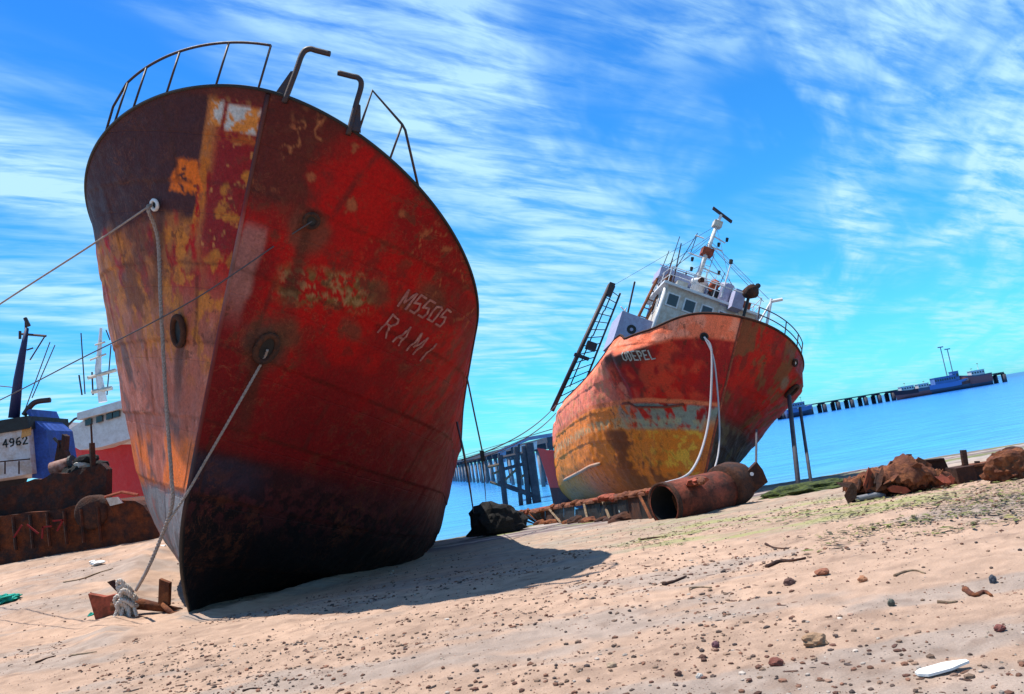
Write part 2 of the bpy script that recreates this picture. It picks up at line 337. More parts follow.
# ------------------------------------------------------------------ hull maths
def rot_ship(head, lst, trim):
    A = np.array([[0, 1, 0], [-1, 0, 0], [0, 0, 1.]]); ch, sh = math.cos(head), math.sin(head)
    Rz = np.array([[ch, -sh, 0], [sh, ch, 0], [0, 0, 1]]); ct, st = math.cos(trim), math.sin(trim)
    Ry = np.array([[ct, 0, -st], [0, 1, 0], [st, 0, ct]]); cl_, s_ = math.cos(lst), math.sin(lst)
    return Rz@A@Ry@np.array([[1, 0, 0], [0, cl_, s_], [0, -s_, cl_]])
class Hull:
    def __init__(s, **q):
        s.q = q; s.R = rot_ship(q['head'], q['list'], q['trim']); s.o = np.array([q['X'], q['Y'], q['Z']])
        m = Matrix.Identity(4)
        # a proper rotation needs a right handed frame: local y is flipped when needed
        for i in range(3):
            for j in range(3): m[i][j] = s.R[i, j]
            m[i][3] = s.o[i]
        s.M = m
    def zd(s, S):
        q = s.q; return q['Dm']+(q['D']-q['Dm'])*np.clip(1-S/q['Ls'], 0, 1)**q['se']
    def dip(s, S, side):
        d = s.q.get('dip', 0.)*(side < 0); S = np.asarray(S, float); return d*sst(.25, 1.7, S)*(.25+.75*sst(3.2, 2.75, S))
    def pt(s, S, T, side=1.):
        q = s.q; S = np.asarray(S, float); T = np.asarray(T, float)
        Z = T*(s.zd(S)-s.dip(S, side))
        xs = q['R']*T**q['re']-q['ff']*np.clip(1-T/.25, 0, 1)**2
        Le = q['Le0']+(q['Le1']-q['Le0'])*T**q['lp']; c = q['c0']+(q['c1']-q['c0'])*T**2
        g = np.maximum(1-(1-np.clip(S/Le, 0, 1))**q['a'], 0)**(1/c)
        B = q['B']*np.maximum(1-(1-T)**q['nb'], 0)**(1/q['mb'])*(1+q['fl']*(T-1))
        Y = B*g*(1-.12*sst(q['L']*.75, q['L'], S))+.03
        tb = q.get('tumble')
        if tb:
            tk = tb[0]; B1 = q['B']; Lk = q['Le0']+(q['Le1']-q['Le0'])*tk**q['lp']; ck = q['c0']+(q['c1']-q['c0'])*tk**2
            gk = np.maximum(1-(1-np.clip(S/Lk, 0, 1))**q['a'], 0)**(1/ck); Bk = q['B']*np.maximum(1-(1-tk)**q['nb'], 0)**(1/q['mb'])*(1+q['fl']*(tk-1))
            g1 = np.maximum(1-(1-np.clip(S/q['Le1'], 0, 1))**q['a'], 0)**(1/q['c1']); af = (1-.12*sst(q['L']*.75, q['L'], S))
            Y1 = B1*g1*af+.03; Yk0 = Bk*gk*af+.03; Yk = Y1+tb[1]*sst(0, 1.2, S)
            Y = np.where(T < tk, Y*(1+(Yk/Yk0-1)*sst(.35, tk, T)), Yk+(Y1-Yk)*np.clip((T-tk)/(1-tk), 0, 1))
        return np.stack([xs-S, Y*side, Z], -1)
    def nrm(s, S, T, side):
        e = .01; a = s.pt(S+e, T, side)-s.pt(max(S-e, 0), T, side); b = s.pt(S, min(T+e, 1), side)-s.pt(S, T-e, side)
        n = np.cross(a, b); n /= np.linalg.norm(n)
        if n[1]*side < 0: n = -n
        return n
    def W(s, p): return np.asarray(p)@s.R.T+s.o
    def L(s, p): return (np.asarray(p)-s.o)@s.R
def hull_disp(p, S, T, dent):
    d = (fbm(p*.9+5, 3)-.5)*dent*2+(fbm(p*3.1+15, 2)-.5)*dent*.7
    zz_ = p[..., 2]/1.12+.05*np.sin(S*.4); row = np.floor(zz_); d = d-.032*(zz_-row)                     # lapped strakes
    xx_ = (S+row*1.37)/2.9; d = d-.018*(xx_-np.floor(xx_))                                                 # butt joints
    d = d-.011*np.abs(np.sin(S*math.pi/.62))**3                                                            # frames pressing through
    return d*sst(.0, .35, S)*sst(1.0, .95, T)
def hull_mesh(H, paintf, ns, nt_, name, parent, dent=.03):
    q = H.q; S = np.linspace(0, 1, ns)**1.8*q['L']; T = np.linspace(0, 1, nt_)
    SS, TT = np.meshgrid(S, T, indexing='ij'); V = []; F = []; Cc = []; ST = []
    for k, side in enumerate((1, -1)):
        p = H.pt(SS, TT, side)
        c = paintf(p, SS, TT, side)
        H.dent = dent; d = hull_disp(p, SS, TT, dent); p = p.copy(); p[..., 1] += side*d
        b = len(V)*ns*nt_
        V.append(p.reshape(-1, 3)); Cc.append(c.reshape(-1, 3)); ST.append(np.stack([SS+side*1.3, p[..., 2], 0*SS], -1).reshape(-1, 3))
        ii = np.arange(ns*nt_).reshape(ns, nt_)+b
        f = np.stack([ii[:-1, :-1], ii[1:, :-1], ii[1:, 1:], ii[:-1, 1:]], -1).reshape(-1, 4)
        if side > 0: f = f[:, ::-1]
        F += f.tolist()
        if k == 0: i0 = ii
        else: i1 = ii
    F += np.stack([i0[0, :-1], i0[0, 1:], i1[0, 1:], i1[0, :-1]], -1).tolist()
    F += np.stack([i0[-1, :-1], i1[-1, :-1], i1[-1, 1:], i0[-1, 1:]], -1).tolist()
    F += np.stack([i0[:-1, 0], i0[1:, 0], i1[1:, 0], i1[:-1, 0]], -1).tolist()
    return link_mesh(name, np.concatenate(V), F, M['hull'], parent, smooth=True, col=np.concatenate(Cc), st=np.concatenate(ST), world=False)
def deck_mesh(H, name, parent, drop, mt, ns=40):
    """inner bulwark face and deck, a little inside the plating"""
    S = np.linspace(.02, 1, ns)**1.8*H.q['L']; V = []; F = []
    for s_ in S:
        top = H.pt(s_, 1., 1); zt = top[2]; tl = 1-drop/zt; low = H.pt(s_, tl, 1)
        yi = max(min(low[1], top[1])-.07, .01); xo = min(top[0], low[0])-.05
        for a in ((xo, max(top[1]-.05, .008), zt-.01), (xo-.05, yi, zt-drop), (xo-.05, -yi, zt-drop), (xo, -max(top[1]-.05, .008), zt-.01-float(H.dip(s_, -1)))): V.append(a)
    for i in range(ns-1):
        for k in range(3): a = i*4+k; F.append((a, a+1, a+5, a+4))
    return link_mesh(name, V, F, mt, parent, world=False)
def sheer(H, side, s0, s1, n=60, up=0., off=0., t=1.):
    S = np.linspace(math.sqrt(s0), math.sqrt(s1), n)**2
    p = H.pt(S, np.full(n, t), side); p = p+np.array([0, 0, up]); p[:, 1] += side*off; return p
GLY = {'M': [[(0, 0), (0, 1), (.5, .35), (1, 1), (1, 0)]], '5': [[(1, 1), (.1, 1), (.05, .55), (.7, .58), (1, .35), (.8, 0), (0, .02)]], '0': [[(.1, .1), (0, .5), (.1, .95), (.6, 1), (.95, .9), (1, .4), (.8, 0), (.1, .1)]],
       'R': [[(0, 0), (0, 1), (.7, 1), (.9, .75), (.6, .5), (0, .5)], [(.45, .5), (1, 0)]], 'A': [[(0, 0), (.5, 1), (1, 0)], [(.2, .38), (.8, .38)]], 'I': [[(.4, 0), (.5, 1)]],
       'U': [[(0, 1), (0, .15), (.4, 0), (.9, .15), (.9, 1)]], 'D': [[(0, 0), (0, 1), (.6, 1), (.95, .6), (.85, .2), (.5, 0), (0, 0)]], 'E': [[(.9, 1), (0, 1), (0, 0), (.9, 0)], [(0, .5), (.7, .5)]],
       'P': [[(0, 0), (0, 1), (.75, 1), (.95, .75), (.7, .48), (0, .48)]], 'L': [[(0, 1), (0, 0), (.85, 0)]], 'S': [[(.95, .85), (.5, 1), (.05, .8), (.9, .3), (.5, 0), (0, .12)]],
       '4': [[(.7, 0), (.7, 1), (0, .35), (1, .35)]], '9': [[(.2, 0), (.7, .1), (.95, .6), (.8, .95), (.3, 1), (.05, .7), (.3, .48), (.9, .55)]], '6': [[(.8, 1), (.3, .85), (.02, .4), (.2, .05), (.7, 0), (.95, .25), (.7, .52), (.1, .4)]],
       '2': [[(.05, .75), (.3, 1), (.75, 1), (.92, .7), (.05, 0), (1, 0)]], 'N': [[(0, 0), (0, 1), (1, 0), (1, 1)]], 'C': [[(.95, .85), (.5, 1), (.05, .6), (.15, .15), (.55, 0), (.95, .15)]], 'Y': [[(0, 1), (.5, .5), (.5, 0)], [(.5, .5), (1, 1)]]}
def strokes(text, x0, h, wch, gap, slant=0., jit=0.):
    out = []; x = x0; r = random.Random(text)
    for ch in text:
        if ch != ' ':
            for pl in GLY[ch]:
                out.append([((x+wch*u+slant*v*h)+r.uniform(-jit, jit), v*h+r.uniform(-jit, jit)) for u, v in pl])
        x += wch+gap
    return out
def ribbon(mb, pts3, nrms, wid, thick=.006):
    """flat paint stroke following 3-D points"""
    for i in range(len(pts3)-1):
        a, b = np.array(pts3[i]), np.array(pts3[i+1]); n = (nrms[i]+nrms[i+1])/2; d = b-a; L_ = np.linalg.norm(d)
        if L_ < 1e-5: continue
        d /= L_; sd_ = np.cross(d, n); sd_ /= np.linalg.norm(sd_); e = d*wid*.4
        lo = [a-e-sd_*wid/2, a-e+sd_*wid/2, b+e+sd_*wid/2, b+e-sd_*wid/2]
        mb.hexa([p-n*.02 for p in lo]+[p+n*thick for p in lo])
def hull_text(H, text, side, s0, zb, h, wch, gap, mt, name, parent, wid, direction=1, slant=0., jit=.02, off=.010, drop=0., skip=0.):
    sg = np.linspace(0, 10, 800); pts = H.pt(sg, np.clip(zb/H.zd(sg), 0, 1), side); arc = np.concatenate([[0], np.cumsum(np.linalg.norm(np.diff(pts, axis=0), axis=1))])
    a0 = np.interp(s0, sg, arc); r = random.Random(text+name)
    for ci, ch in enumerate(text):
      mb = MB()
      for pl in strokes(ch, ci*(wch+gap), h, wch, gap, slant, jit):
          P = []; Nn = []
          dens = []
          for (x1, y1), (x2, y2) in zip(pl[:-1], pl[1:]):
              for k in range(4): dens.append((x1+(x2-x1)*k/4, y1+(y2-y1)*k/4))
          dens.append(pl[-1])
          for (x, y) in dens:
              s_ = float(np.interp(a0+direction*x, arc, sg)); z = zb+y+drop*x; t = z/float(H.zd(s_)); n = H.nrm(s_, t, side)
              pp_ = H.pt(s_, t, side); pp_[1] += side*float(hull_disp(pp_, np.array(s_), np.array(t), H.dent)); P.append(pp_+n*off); Nn.append(n)
          if skip:
              i = 0
              while i < len(P)-1:
                  j = min(len(P)-1, i+r.randint(2, 4))
                  if r.random() > skip: ribbon(mb, P[i:j+1], Nn[i:j+1], wid*r.uniform(.7, 1.15))
                  i = j
          else: ribbon(mb, P, Nn, wid)
      mb.build(name, mt, parent, world=False)
def mixc(c, new, m): return c+(np.array(new)-c)*np.clip(m, 0, 1)[..., None]

# ------------------------------------------------------------------ the near red trawler
H1 = Hull(X=-6.306, Y=13.643, Z=-.233, head=.099, list=.404, trim=.066, D=8.078, Dm=5.399, Ls=10.273, se=2.243, R=3.186, re=.859, ff=1.5, Le0=12.69, Le1=3.878, lp=1.544, c0=.905, c1=1.823, a=2.146, B=3.609, nb=8.292, mb=1.08, fl=0., L=26.5)
def paint_near(p, S, T, side):
    y = p[..., 1]; z = p[..., 2]; n1 = fbm(p*1.1+2, 4); n2 = fbm(p*3.3+7, 4); n3 = fbm(p*9+3, 3)
    stk = fbm(p*np.array([5, 5, .7])+30, 4); n4 = fbm(p*24+13, 3); n2 = n2+.10*(n4-.5); n3 = n3+.30*(n4-.5); stk = stk+.10*(n4-.5); w_ = (n2-.5)*.5+(n4-.5)*.10
    c = np.zeros(p.shape)+np.array([.40, .004, .004]); c = mixc(c, (.25, .004, .006), sst(.40, .60, n1))
    c = mixc(c, (.16, .014, .010), sst(.62, .70, n2)*.6)
    if side > 0:
        # brown rust at the head of the stem and along the rail
        c = mixc(c, (.11, .016, .012), sst(1.15, .7, y+w_*1.5)*sst(6.2, 6.8, z+w_))
        c = mixc(c, (.10, .014, .010), sst(7.25, 7.7, z+w_*1.2)*.7*sst(1.6, .9, y))
        c = mixc(c, (.17, .006, .008), sst(.75, .2, y)*sst(6.2, 5.6, z)*.8)
        c = mixc(c, (.17, .03, .016), sst(.52, .66, stk)*sst(2.6, 3.4, S)*.7)
        c = mixc(c, (.15, .005, .007), sst(5.3, 3.7, z+w_)*.85)
        # scraped paint at the edge of the stem
        c = mixc(c, (.34, .15, .13), sst(.22, .12, abs(y-.16-(z-5.6)*.10)+w_*.25)*sst(6.35, 6.15, z)*sst(4.6, 5.4, z)*.8)
        # stains round the hawse hole, mooring hole and old name
        c = mixc(c, (.07, .05, .035), sst(.42, .12, np.hypot(y-.62, (z-4.7)*.8)+w_*.5)*.85)
        c = mixc(c, (.10, .05, .03), sst(.40, .2, np.hypot(y-.95, (z-6.42))+w_*.4)*.7)
        c = mixc(c, (.09, .055, .03), sst(.30, .12, np.hypot(y-.9, (z-4.95))+w_*.4)*.7)
        nm = sst(.34, .16, abs(z-5.62-(y-.7)*.26)+w_*.35)*sst(.55, .8, y)*sst(2.15, 1.85, y)
        c = mixc(c, (.17, .08, .025), nm*sst(.46, .60, n3+.1*(n2-.5)))
        c = mixc(c, (.34, .20, .09), nm*sst(.55, .60, fbm(p*np.array([12, 12, 16])+21, 3))*.7)
        for (yy, zz2, r) in ((2.05, 6.0, .28), (2.5, 6.05, .2), (1.75, 5.35, .22), (2.9, 6.3, .3)):
            c = mixc(c, (.12, .045, .025), sst(r, r*.3, np.hypot(y-yy, z-zz2)+w_*.4)*.7)
        sc_ = sst(.018, .0, abs(fbm(p*2.4+70, 3)-.5))*sst(5.6, 6.2, z)*sst(.45, .6, n1)
        c = mixc(c, (.46, .16, .06), sc_*.75)
        c = mixc(c, (.36, .10, .04), sst(.66, .72, n2)*sst(6.4, 7.0, z)*.8)
        wl = z-2.95-w_*.25-(S*.03)
        c = mixc(c, (.16, .035, .045), sst(.35, .0, abs(wl+.35))*sst(.45, .6, n2)*sst(.8, 2., S)*.6)
        c = mixc(c, (.040, .010, .013), sst(.12+.35*sst(.8, 4., S), -.12-.45*sst(.8, 4., S), wl+.25*w_)); c = mixc(c, (.008, .006, .008), sst(-.1, -1.1, wl+w_))
        c = mixc(c, (.10, .020, .022), sst(.05, -.3, wl)*sst(-1.5, -.6, wl)*sst(.46, .58, n3)*.7)
        c = mixc(c, (.030, .026, .045), sst(.0, -.2, wl)*sst(-.8, -.4, wl)*sst(1.1, .6, y)*.8)
    else:
        yy = -y
        # rust and pink oxide low, old orange and brown above
        c = mixc(c, (.36, .095, .055), sst(5.8, 4.6, z+w_))
        c = mixc(c, (.33, .105, .030), sst(3.6, 4.8, z+w_)*sst(.36, .54, stk)*sst(.30, .8, yy))
        c = mixc(c, (.50, .16, .02), sst(.54, .62, n2)*sst(3.6, 4.6, z)*sst(6.7, 6.2, z)*.85)
        c = mixc(c, (.12, .035, .02), sst(.60, .72, n1+.2*(n3-.5))*sst(4.0, 5., z)*.8)
        c = mixc(c, (.46, .16, .11), sst(.52, .64, stk)*sst(5.2, 4.6, z)*.7)
        c = mixc(c, (.10, .05, .045), sst(.60, .70, fbm(p*1.7+44, 4))*.75*sst(4.9, 4.2, z))
        c = mixc(c, (.20, .010, .012), sst(.72, .55, yy+w_*.3)*sst(5.6, 5.9, z+w_)); c = mixc(c, (.42, .17, .05), sst(.66, .72, n3)*sst(.75, .6, yy)*sst(5.6, 5.9, z)*.8)
        c = mixc(c, (.42, .11, .012), sst(.03, .0, abs(yy-.79)-.05+w_*.35)*sst(5.9, 6.3, z)*sst(7.42, 7.36, z)*sst(.36, .5, n3+.2*(n2-.5)))
        c = mixc(c, (.42, .14, .02), sst(.62, .70, n2)*sst(.9, .7, yy)*sst(5.4, 5.8, z)*.9)
        c = mixc(c, (.36, .09, .012), sst(.05, 0, abs(z-7.36)-.03+w_*.2)*sst(.85, .8, yy)*.6*sst(.36, .5, n3))
        # dark brown field on the shoulder with its straight front edge
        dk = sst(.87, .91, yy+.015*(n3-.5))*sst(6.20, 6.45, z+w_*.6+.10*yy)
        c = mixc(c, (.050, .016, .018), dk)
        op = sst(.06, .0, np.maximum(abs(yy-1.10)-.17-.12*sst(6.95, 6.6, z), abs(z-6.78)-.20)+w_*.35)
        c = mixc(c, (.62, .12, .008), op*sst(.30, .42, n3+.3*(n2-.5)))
        for (a, b_, z0, z1) in ((.64, .82, 7.50, 7.82), (.06, .54, 7.46, 7.80)):
            mk = sst(.03, -.02, np.maximum(abs(yy-(a+b_)/2)-(b_-a)/2, abs(z-(z0+z1)/2)-(z1-z0)/2)+w_*.16)
            c = mixc(c, (.52, .17, .03), mk); c = mixc(c, (.42, .40, .38), mk*sst(.40, .50, n3+.35*(n2-.5)))
        c = mixc(c, (.09, .018, .012), sst(7.84, 7.9, z)*.9)
        wl = z-2.75-w_*.5+.05*S
        c = mixc(c, (.62, .13, .016), sst(.45, .15, wl)*sst(-.75, -.45, wl)*sst(.34, .46, n1+.3*(n2-.5)))
        c = mixc(c, (.16, .15, .16), sst(-.42, -.62, wl)); c = mixc(c, (.27, .09, .07), sst(-.5, -.8, wl)*sst(.55, .65, stk)*.7)
        c = mixc(c, (.07, .06, .06), sst(-.8, -1.6, wl)*sst(.45, .6, n2)*.8)
    # rust weeping along the plate laps and below the holes
    zr_ = z/1.12+.05*np.sin(S*.4); fr_ = zr_-np.floor(zr_); c = mixc(c, (.05, .016, .012), sst(.045, .0, np.minimum(fr_, 1-fr_))*.5*sst(.36, .5, fbm(p*2.7+61, 3))); xr_ = (S+np.floor(zr_)*1.37)/2.9; fx_ = xr_-np.floor(xr_); c = mixc(c, (.05, .016, .012), sst(.012, .0, np.minimum(fx_, 1-fx_))*.6*sst(.4, .55, fbm(p*2.7+66, 3)))
    for (yh, zh) in (((.63, 4.62), (.95, 6.50)) if side > 0 else ((.77, 4.6), (1.58, 6.37))):
        c = mixc(c, (.07, .022, .014), sst(.16, .03, abs(abs(y)-yh+(zh-z)*.10)+.10*(fbm(p*np.array([4, 4, .8])+90, 3)-.5))*sst(.05, -.15, z-zh)*sst(-1.9, -.5, z-zh)*.8)
    c = mixc(c, (.06, .015, .012), sst(.985, 1., T)*.8)
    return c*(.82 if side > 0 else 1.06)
T1 = empty('beached_trawler', mat=H1.M, label='big rust-red beached trawler bow looming at the left, listing to the right', cat='ship')
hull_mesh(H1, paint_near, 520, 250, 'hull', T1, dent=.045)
deck_mesh(H1, 'deck', T1, 1.0, M['darkrust'])
mb = MB(); mb.tube(np.vstack([sheer(H1, -1, .0002, 24, 140)[::-1], sheer(H1, 1, .0002, 24, 140)]), .026, 6); mb.build('bulwark_cap', M['black'], T1, world=False)
stp = H1.pt(np.zeros(40), np.linspace(.02, .995, 40), 0.); stp[:, 0] += -.02
mb = MB(); mb.tube(stp, .04, 8); tt_ = np.linspace(.02, .995, 40); sc1 = paint_near(H1.pt(np.zeros(40)+.02, tt_, 1), np.zeros(40)+.02, tt_, 1)*.8
link_mesh('stem_bar', mb.v, mb.f, M['paint'], T1, True, col=np.repeat(sc1, 8, 0), world=False)
def ring(H, s_, t, side, R_, r_, name, parent, mt, oval=1.0, backing=None):
    n = H.nrm(s_, t, side); p = H.pt(s_, t, side)+n*.04
    u = np.cross(n, (0, 0, 1)); u /= np.linalg.norm(u); v = np.cross(u, n)
    pts = [p+u*R_*math.cos(a)+v*R_*oval*math.sin(a) for a in np.linspace(0, 2*math.pi, 25)]
    m = MB(); m.tube(pts, r_, 8, cap=False); o = m.build(name, mt, parent, True, world=False)
    m = MB(); k = [p-n*.0+u*R_*math.cos(a)+v*R_*oval*math.sin(a) for a in np.linspace(0, 2*math.pi, 20, endpoint=False)]
    m.add([p-n*.015]+[q_-n*.0 for q_ in k], [(0, i+1, (i+1) % 20+1) for i in range(20)]); m.build('opening', backing or M['black'], o, world=False)  # flat disc; black ones stand in for the dark inside of the hole
    return o
ring(H1, .81, .835, -1, .075, .028, 'mooring_hole', T1, M['white'])
ring(H1, .34, .835, 1, .10, .035, 'mooring_hole', T1, M['darkrust'])
ring(H1, .60, .595, -1, .15, .05, 'hawse_hole', T1, M['darkrust'], 1.5)
ring(H1, .46, .595, 1, .15, .05, 'hawse_hole', T1, M['darkrust'], 1.5)
def rail(H, parent, side, ss, top, base_z=.0, r=.022, mt='railsteel', extra=None, mids=()):
    m = MB(); m.tube(top, r, 8); o = m.build('guard_rail', M[mt], parent, True, world=False)
    return o
up1 = .72
ssL = [.004, .11, .42, .80, 1.13, 1.30]
topL = np.array([H1.pt(s_, 1., -1)+np.array([.0, -.03, up1]) for s_ in np.linspace(.004**.5, 1.16**.5, 40)**2])
endL = H1.pt(1.34, 1., -1)
gl = MB(); gl.tube(np.vstack([topL, (topL[-1]*.45+endL*.55)+np.array([0, -.05, .05]), endL]), .02, 8); gL = gl.build('guard_rail', M['railsteel'], T1, True, world=False)
for s_ in (.004, .11, .42, .80, 1.13):
    m = MB(); b_ = H1.pt(s_, 1., -1); m.tube([b_, b_+np.array([.0, -.03, up1])], .017, 8); m.build('post', M['railsteel'], gL, True, world=False)
a_ = H1.pt(.30, 1., 1); b_ = H1.pt(.57, 1., 1); c_ = H1.pt(.92, 1., 1)
m = MB(); m.tube([a_, a_+(0, .02, .74), b_+(0, .03, .60), b_+(0.0, .10, .52), c_], .02, 8); gR = m.build('guard_rail', M['railsteel'], T1, True, world=False)
m = MB(); m.tube([b_, b_+(0, .03, .60)], .017, 8); m.build('post', M['railsteel'], gR, True, world=False)
# two bent pipes standing on the bow
for s_, sgn in ((.012, 1), (.25, -1)):
    b_ = H1.pt(s_, 1., 1)
    pts = smooth_path([b_-(0, 0, .1), b_+(0, .02*sgn, .4), b_+(0, .03*sgn, .72), b_+(0, .10*sgn, .825), b_+(0, .22*sgn, .83), b_+(0, .42*sgn, .83)], 6)
    m = MB(); m.tube(pts, .042, 10); o = m.build('bent_pipe', M['railsteel'], T1, True, world=False)
    m = MB(); m.hexa([b_+np.array(v) for v in ((-.012, -.02, -.02), (.012, -.02, -.02), (.012, -.17*sgn, -.02), (-.012, -.17*sgn, -.02), (-.012, -.0, .42), (.012, .0, .42), (.012, -.05*sgn, .40), (-.012, -.05*sgn, .40))]); m.build('gusset', M['railsteel'], o, world=False)
M['lettering'] = mat('letter_paint', (.30, .09, .08), .8, vary=.5, scale=12, color2=(.44, .20, .17))
M['oldletter'] = mat('old_letter_paint', (.30, .16, .06), .8, vary=.5, scale=12, color2=(.20, .08, .03))
hull_text(H1, 'M5505', 1, 1.74, 5.96, .27, .15, .075, M['lettering'], 'registration_letter', T1, .036, 1, 0.0, .016)
hull_text(H1, 'RAMI', 1, 1.74, 5.48, .32, .18, .20, M['lettering'], 'name_letter', T1, .036, 1, 0.05, .015, drop=-.09, skip=.10)

# ------------------------------------------------------------------ the far red trawler
H2 = Hull(X=6.195, Y=32.209, Z=-1.173, head=.137, list=.37, trim=.071, D=6.892, Dm=5.456, Ls=12.328, se=2.211, R=1.945, re=1.302, ff=.15, Le0=8.708, Le1=3.847, lp=1.97, c0=.967, c1=2.006, a=1.639, B=4.0, nb=4.763, mb=2.077, fl=.164, L=20.5, tumble=(.87, .26), dip=.42)
def paint_far(p, S, T, side):
    y = p[..., 1]; z = p[..., 2]; n1 = fbm(p*.8+2, 4); n2 = fbm(p*2.2+7, 4); n3 = fbm(p*5+3, 3); stk = fbm(p*np.array([3.5, 3.5, .5])+30, 4); n4 = fbm(p*11+13, 3); n2 = n2+.12*(n4-.5); n3 = n3+.25*(n4-.5); stk = stk+.12*(n4-.5); w_ = (n2-.5)*.6+(n4-.5)*.12
    c = np.zeros(p.shape)+np.array([.42, .012, .008]); c = mixc(c, (.28, .012, .012), sst(.45, .6, n1))
    if side < 0:
        knz = .865
        c = mixc(c, (.10, .025, .018), sst(.54, .66, stk)*sst(.55, .6, T)*sst(.88, .84, T)*sst(.4, 1.2, S)*.8); c = mixc(c, (.56, .06, .025), sst(.48, .62, fbm(p*np.array([2.2, 2.2, .9])+8, 4))*sst(.5, .6, T)*.6)
        c = mixc(c, (.52, .16, .10), sst(.54, .64, fbm(p*np.array([2.5, 2.5, .6])+80, 4))*sst(2.2, 3.4, S)*.8)
        c = mixc(c, (.74, .19, .11), sst(3.0, 4.8, S+w_*2)*sst(.44, .52, T)*.85)
        c = mixc(c, (.48, .20, .09), sst(.52, .62, n3)*sst(3.2, 4.5, S)*.7)
        c = mixc(c, (.78, .15, .07), sst(knz-.01, knz+.012, T+.02*(n2-.5)))
        c = mixc(c, (.80, .27, .17), sst(knz+.0, knz+.02, T)*sst(.5, .62, n2)*.6)
        c = mixc(c, (.045, .03, .025), sst(.05, .0, abs(T-knz+.015+.01*(n3-.5))-.012)*sst(1.1, 1.5, S)*sst(4.4, 3.4, S)*.9)
        # waterline: salmon stripe, grey-green boot top, orange and yellow rust below
        wz = z-3.55-w_*.08
        c = mixc(c, (.62, .15, .06), sst(.10, .04, abs(wz-.06)))
        c = mixc(c, (.70, .19, .03), sst(.0, -.08, wz)*sst(3.0, 4.0, S+w_*2))
        c = mixc(c, (.20, .22, .17), sst(.0, -.08, wz)*sst(4.4, 3.0, S+w_*3)*sst(.34, .5, stk+.2*(n3-.5)))
        c = mixc(c, (.34, .30, .16), sst(-.5, -.6, wz+w_*.4)*sst(-1.0, -.9, wz+w_*.4)*.7*sst(.35, .6, n3))
        lo_ = sst(-.85, -1.05, wz+w_*.3)
        c = mixc(c, (.62, .17, .018), lo_); c = mixc(c, (.70, .34, .035), lo_*sst(.50, .60, n3*.5+n2*.5)*sst(4.2, 1.5, S)); c = mixc(c, (.16, .045, .015), lo_*sst(.44, .58, n1+.3*(n3-.5))*sst(7.5, 4.5, S)*sst(.7, 1.6, S)*.95)
        c = mixc(c, (.58, .13, .02), sst(-.3, -.9, wz)*sst(.5, .25, S)*.9)
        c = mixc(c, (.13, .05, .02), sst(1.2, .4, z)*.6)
    else:
        c = mixc(c, (.15, .02, .014), sst(.52, .66, stk)*.7); c = mixc(c, (.13, .075, .03), sst(.54, .64, fbm(p*np.array([3, 3, 1.])+11, 4))*.7)
        c = mixc(c, (.18, .16, .12), sst(.30, .15, np.hypot(y-2.75, z-5.2)+w_*.2)*.8)
        c = mixc(c, (.05, .03, .025), sst(3.6, 2.9, z+w_*.5)); c = mixc(c, (.16, .12, .06), sst(3.4, 2.9, z)*sst(.54, .66, n2)*.5)
    c = mixc(c, (.18, .03, .02), sst(.985, 1, T)*.5)
    return np.minimum(c*(1.22 if side < 0 else 1.), .88)  # sun-facing side painted brighter, part of its light is in the colour
T2 = empty('beached_trawler', mat=H2.M, label='orange-red beached trawler with white wheelhouse and mast, middle distance', cat='ship')
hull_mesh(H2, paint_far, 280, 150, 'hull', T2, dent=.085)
deck_mesh(H2, 'deck', T2, .9, M['darkrust'])
mb = MB(); mb.tube(np.vstack([sheer(H2, -1, .0002, 20.5, 90)[::-1], sheer(H2, 1, .0002, 20.5, 90)]), .05, 6); mb.build('bulwark_cap', M['darkrust'], T2, world=False)
stp = H2.pt(np.zeros(30), np.linspace(.02, .99, 30), 0.); mb = MB(); mb.tube(stp, .05, 8); mb.build('stem_bar', M['redrust'], T2, True, world=False)
ring(H2, .2, .873, -1, .12, .045, 'mooring_hole', T2, M['black']); ring(H2, 1.05, .899, 1, .12, .05, 'mooring_hole', T2, M['darkrust'], backing=M['white'])
ring(H2, 2.0, .80, 1, .22, .07, 'hawse_hole', T2, M['darkrust'], 1.4)
M['nameplate'] = mat('pale_letter_paint', (.55, .55, .50), .8, vary=.3, scale=8, color2=(.36, .36, .32))
hull_text(H2, 'UDEPEL', -1, 2.35, 5.30, .30, .17, .085, M['nameplate'], 'name_letter', T2, .05, -1, 0, .012, off=.02)
# rubbing strake at the waterline and the bilge keel
S_ = np.linspace(.9, 3.6, 20); mb = MB(); mb.tube(H2.pt(S_, 3.60/H2.zd(S_), -1)+np.array([0, -.03, 0]), .05, 6); mb.build('rubbing_strake', M['redrust'], T2, True, world=False)
S_ = np.linspace(6.8, 16, 20); mb = MB(); mb.tube(H2.pt(S_, np.linspace(.235, .21, 20), -1)+np.array([0, -.05, 0]), .08, 6); mb.build('bilge_keel', mat('pale_strake', (.5, .25, .15), .8, color2=(.45, .35, .28)), T2, True, world=False)
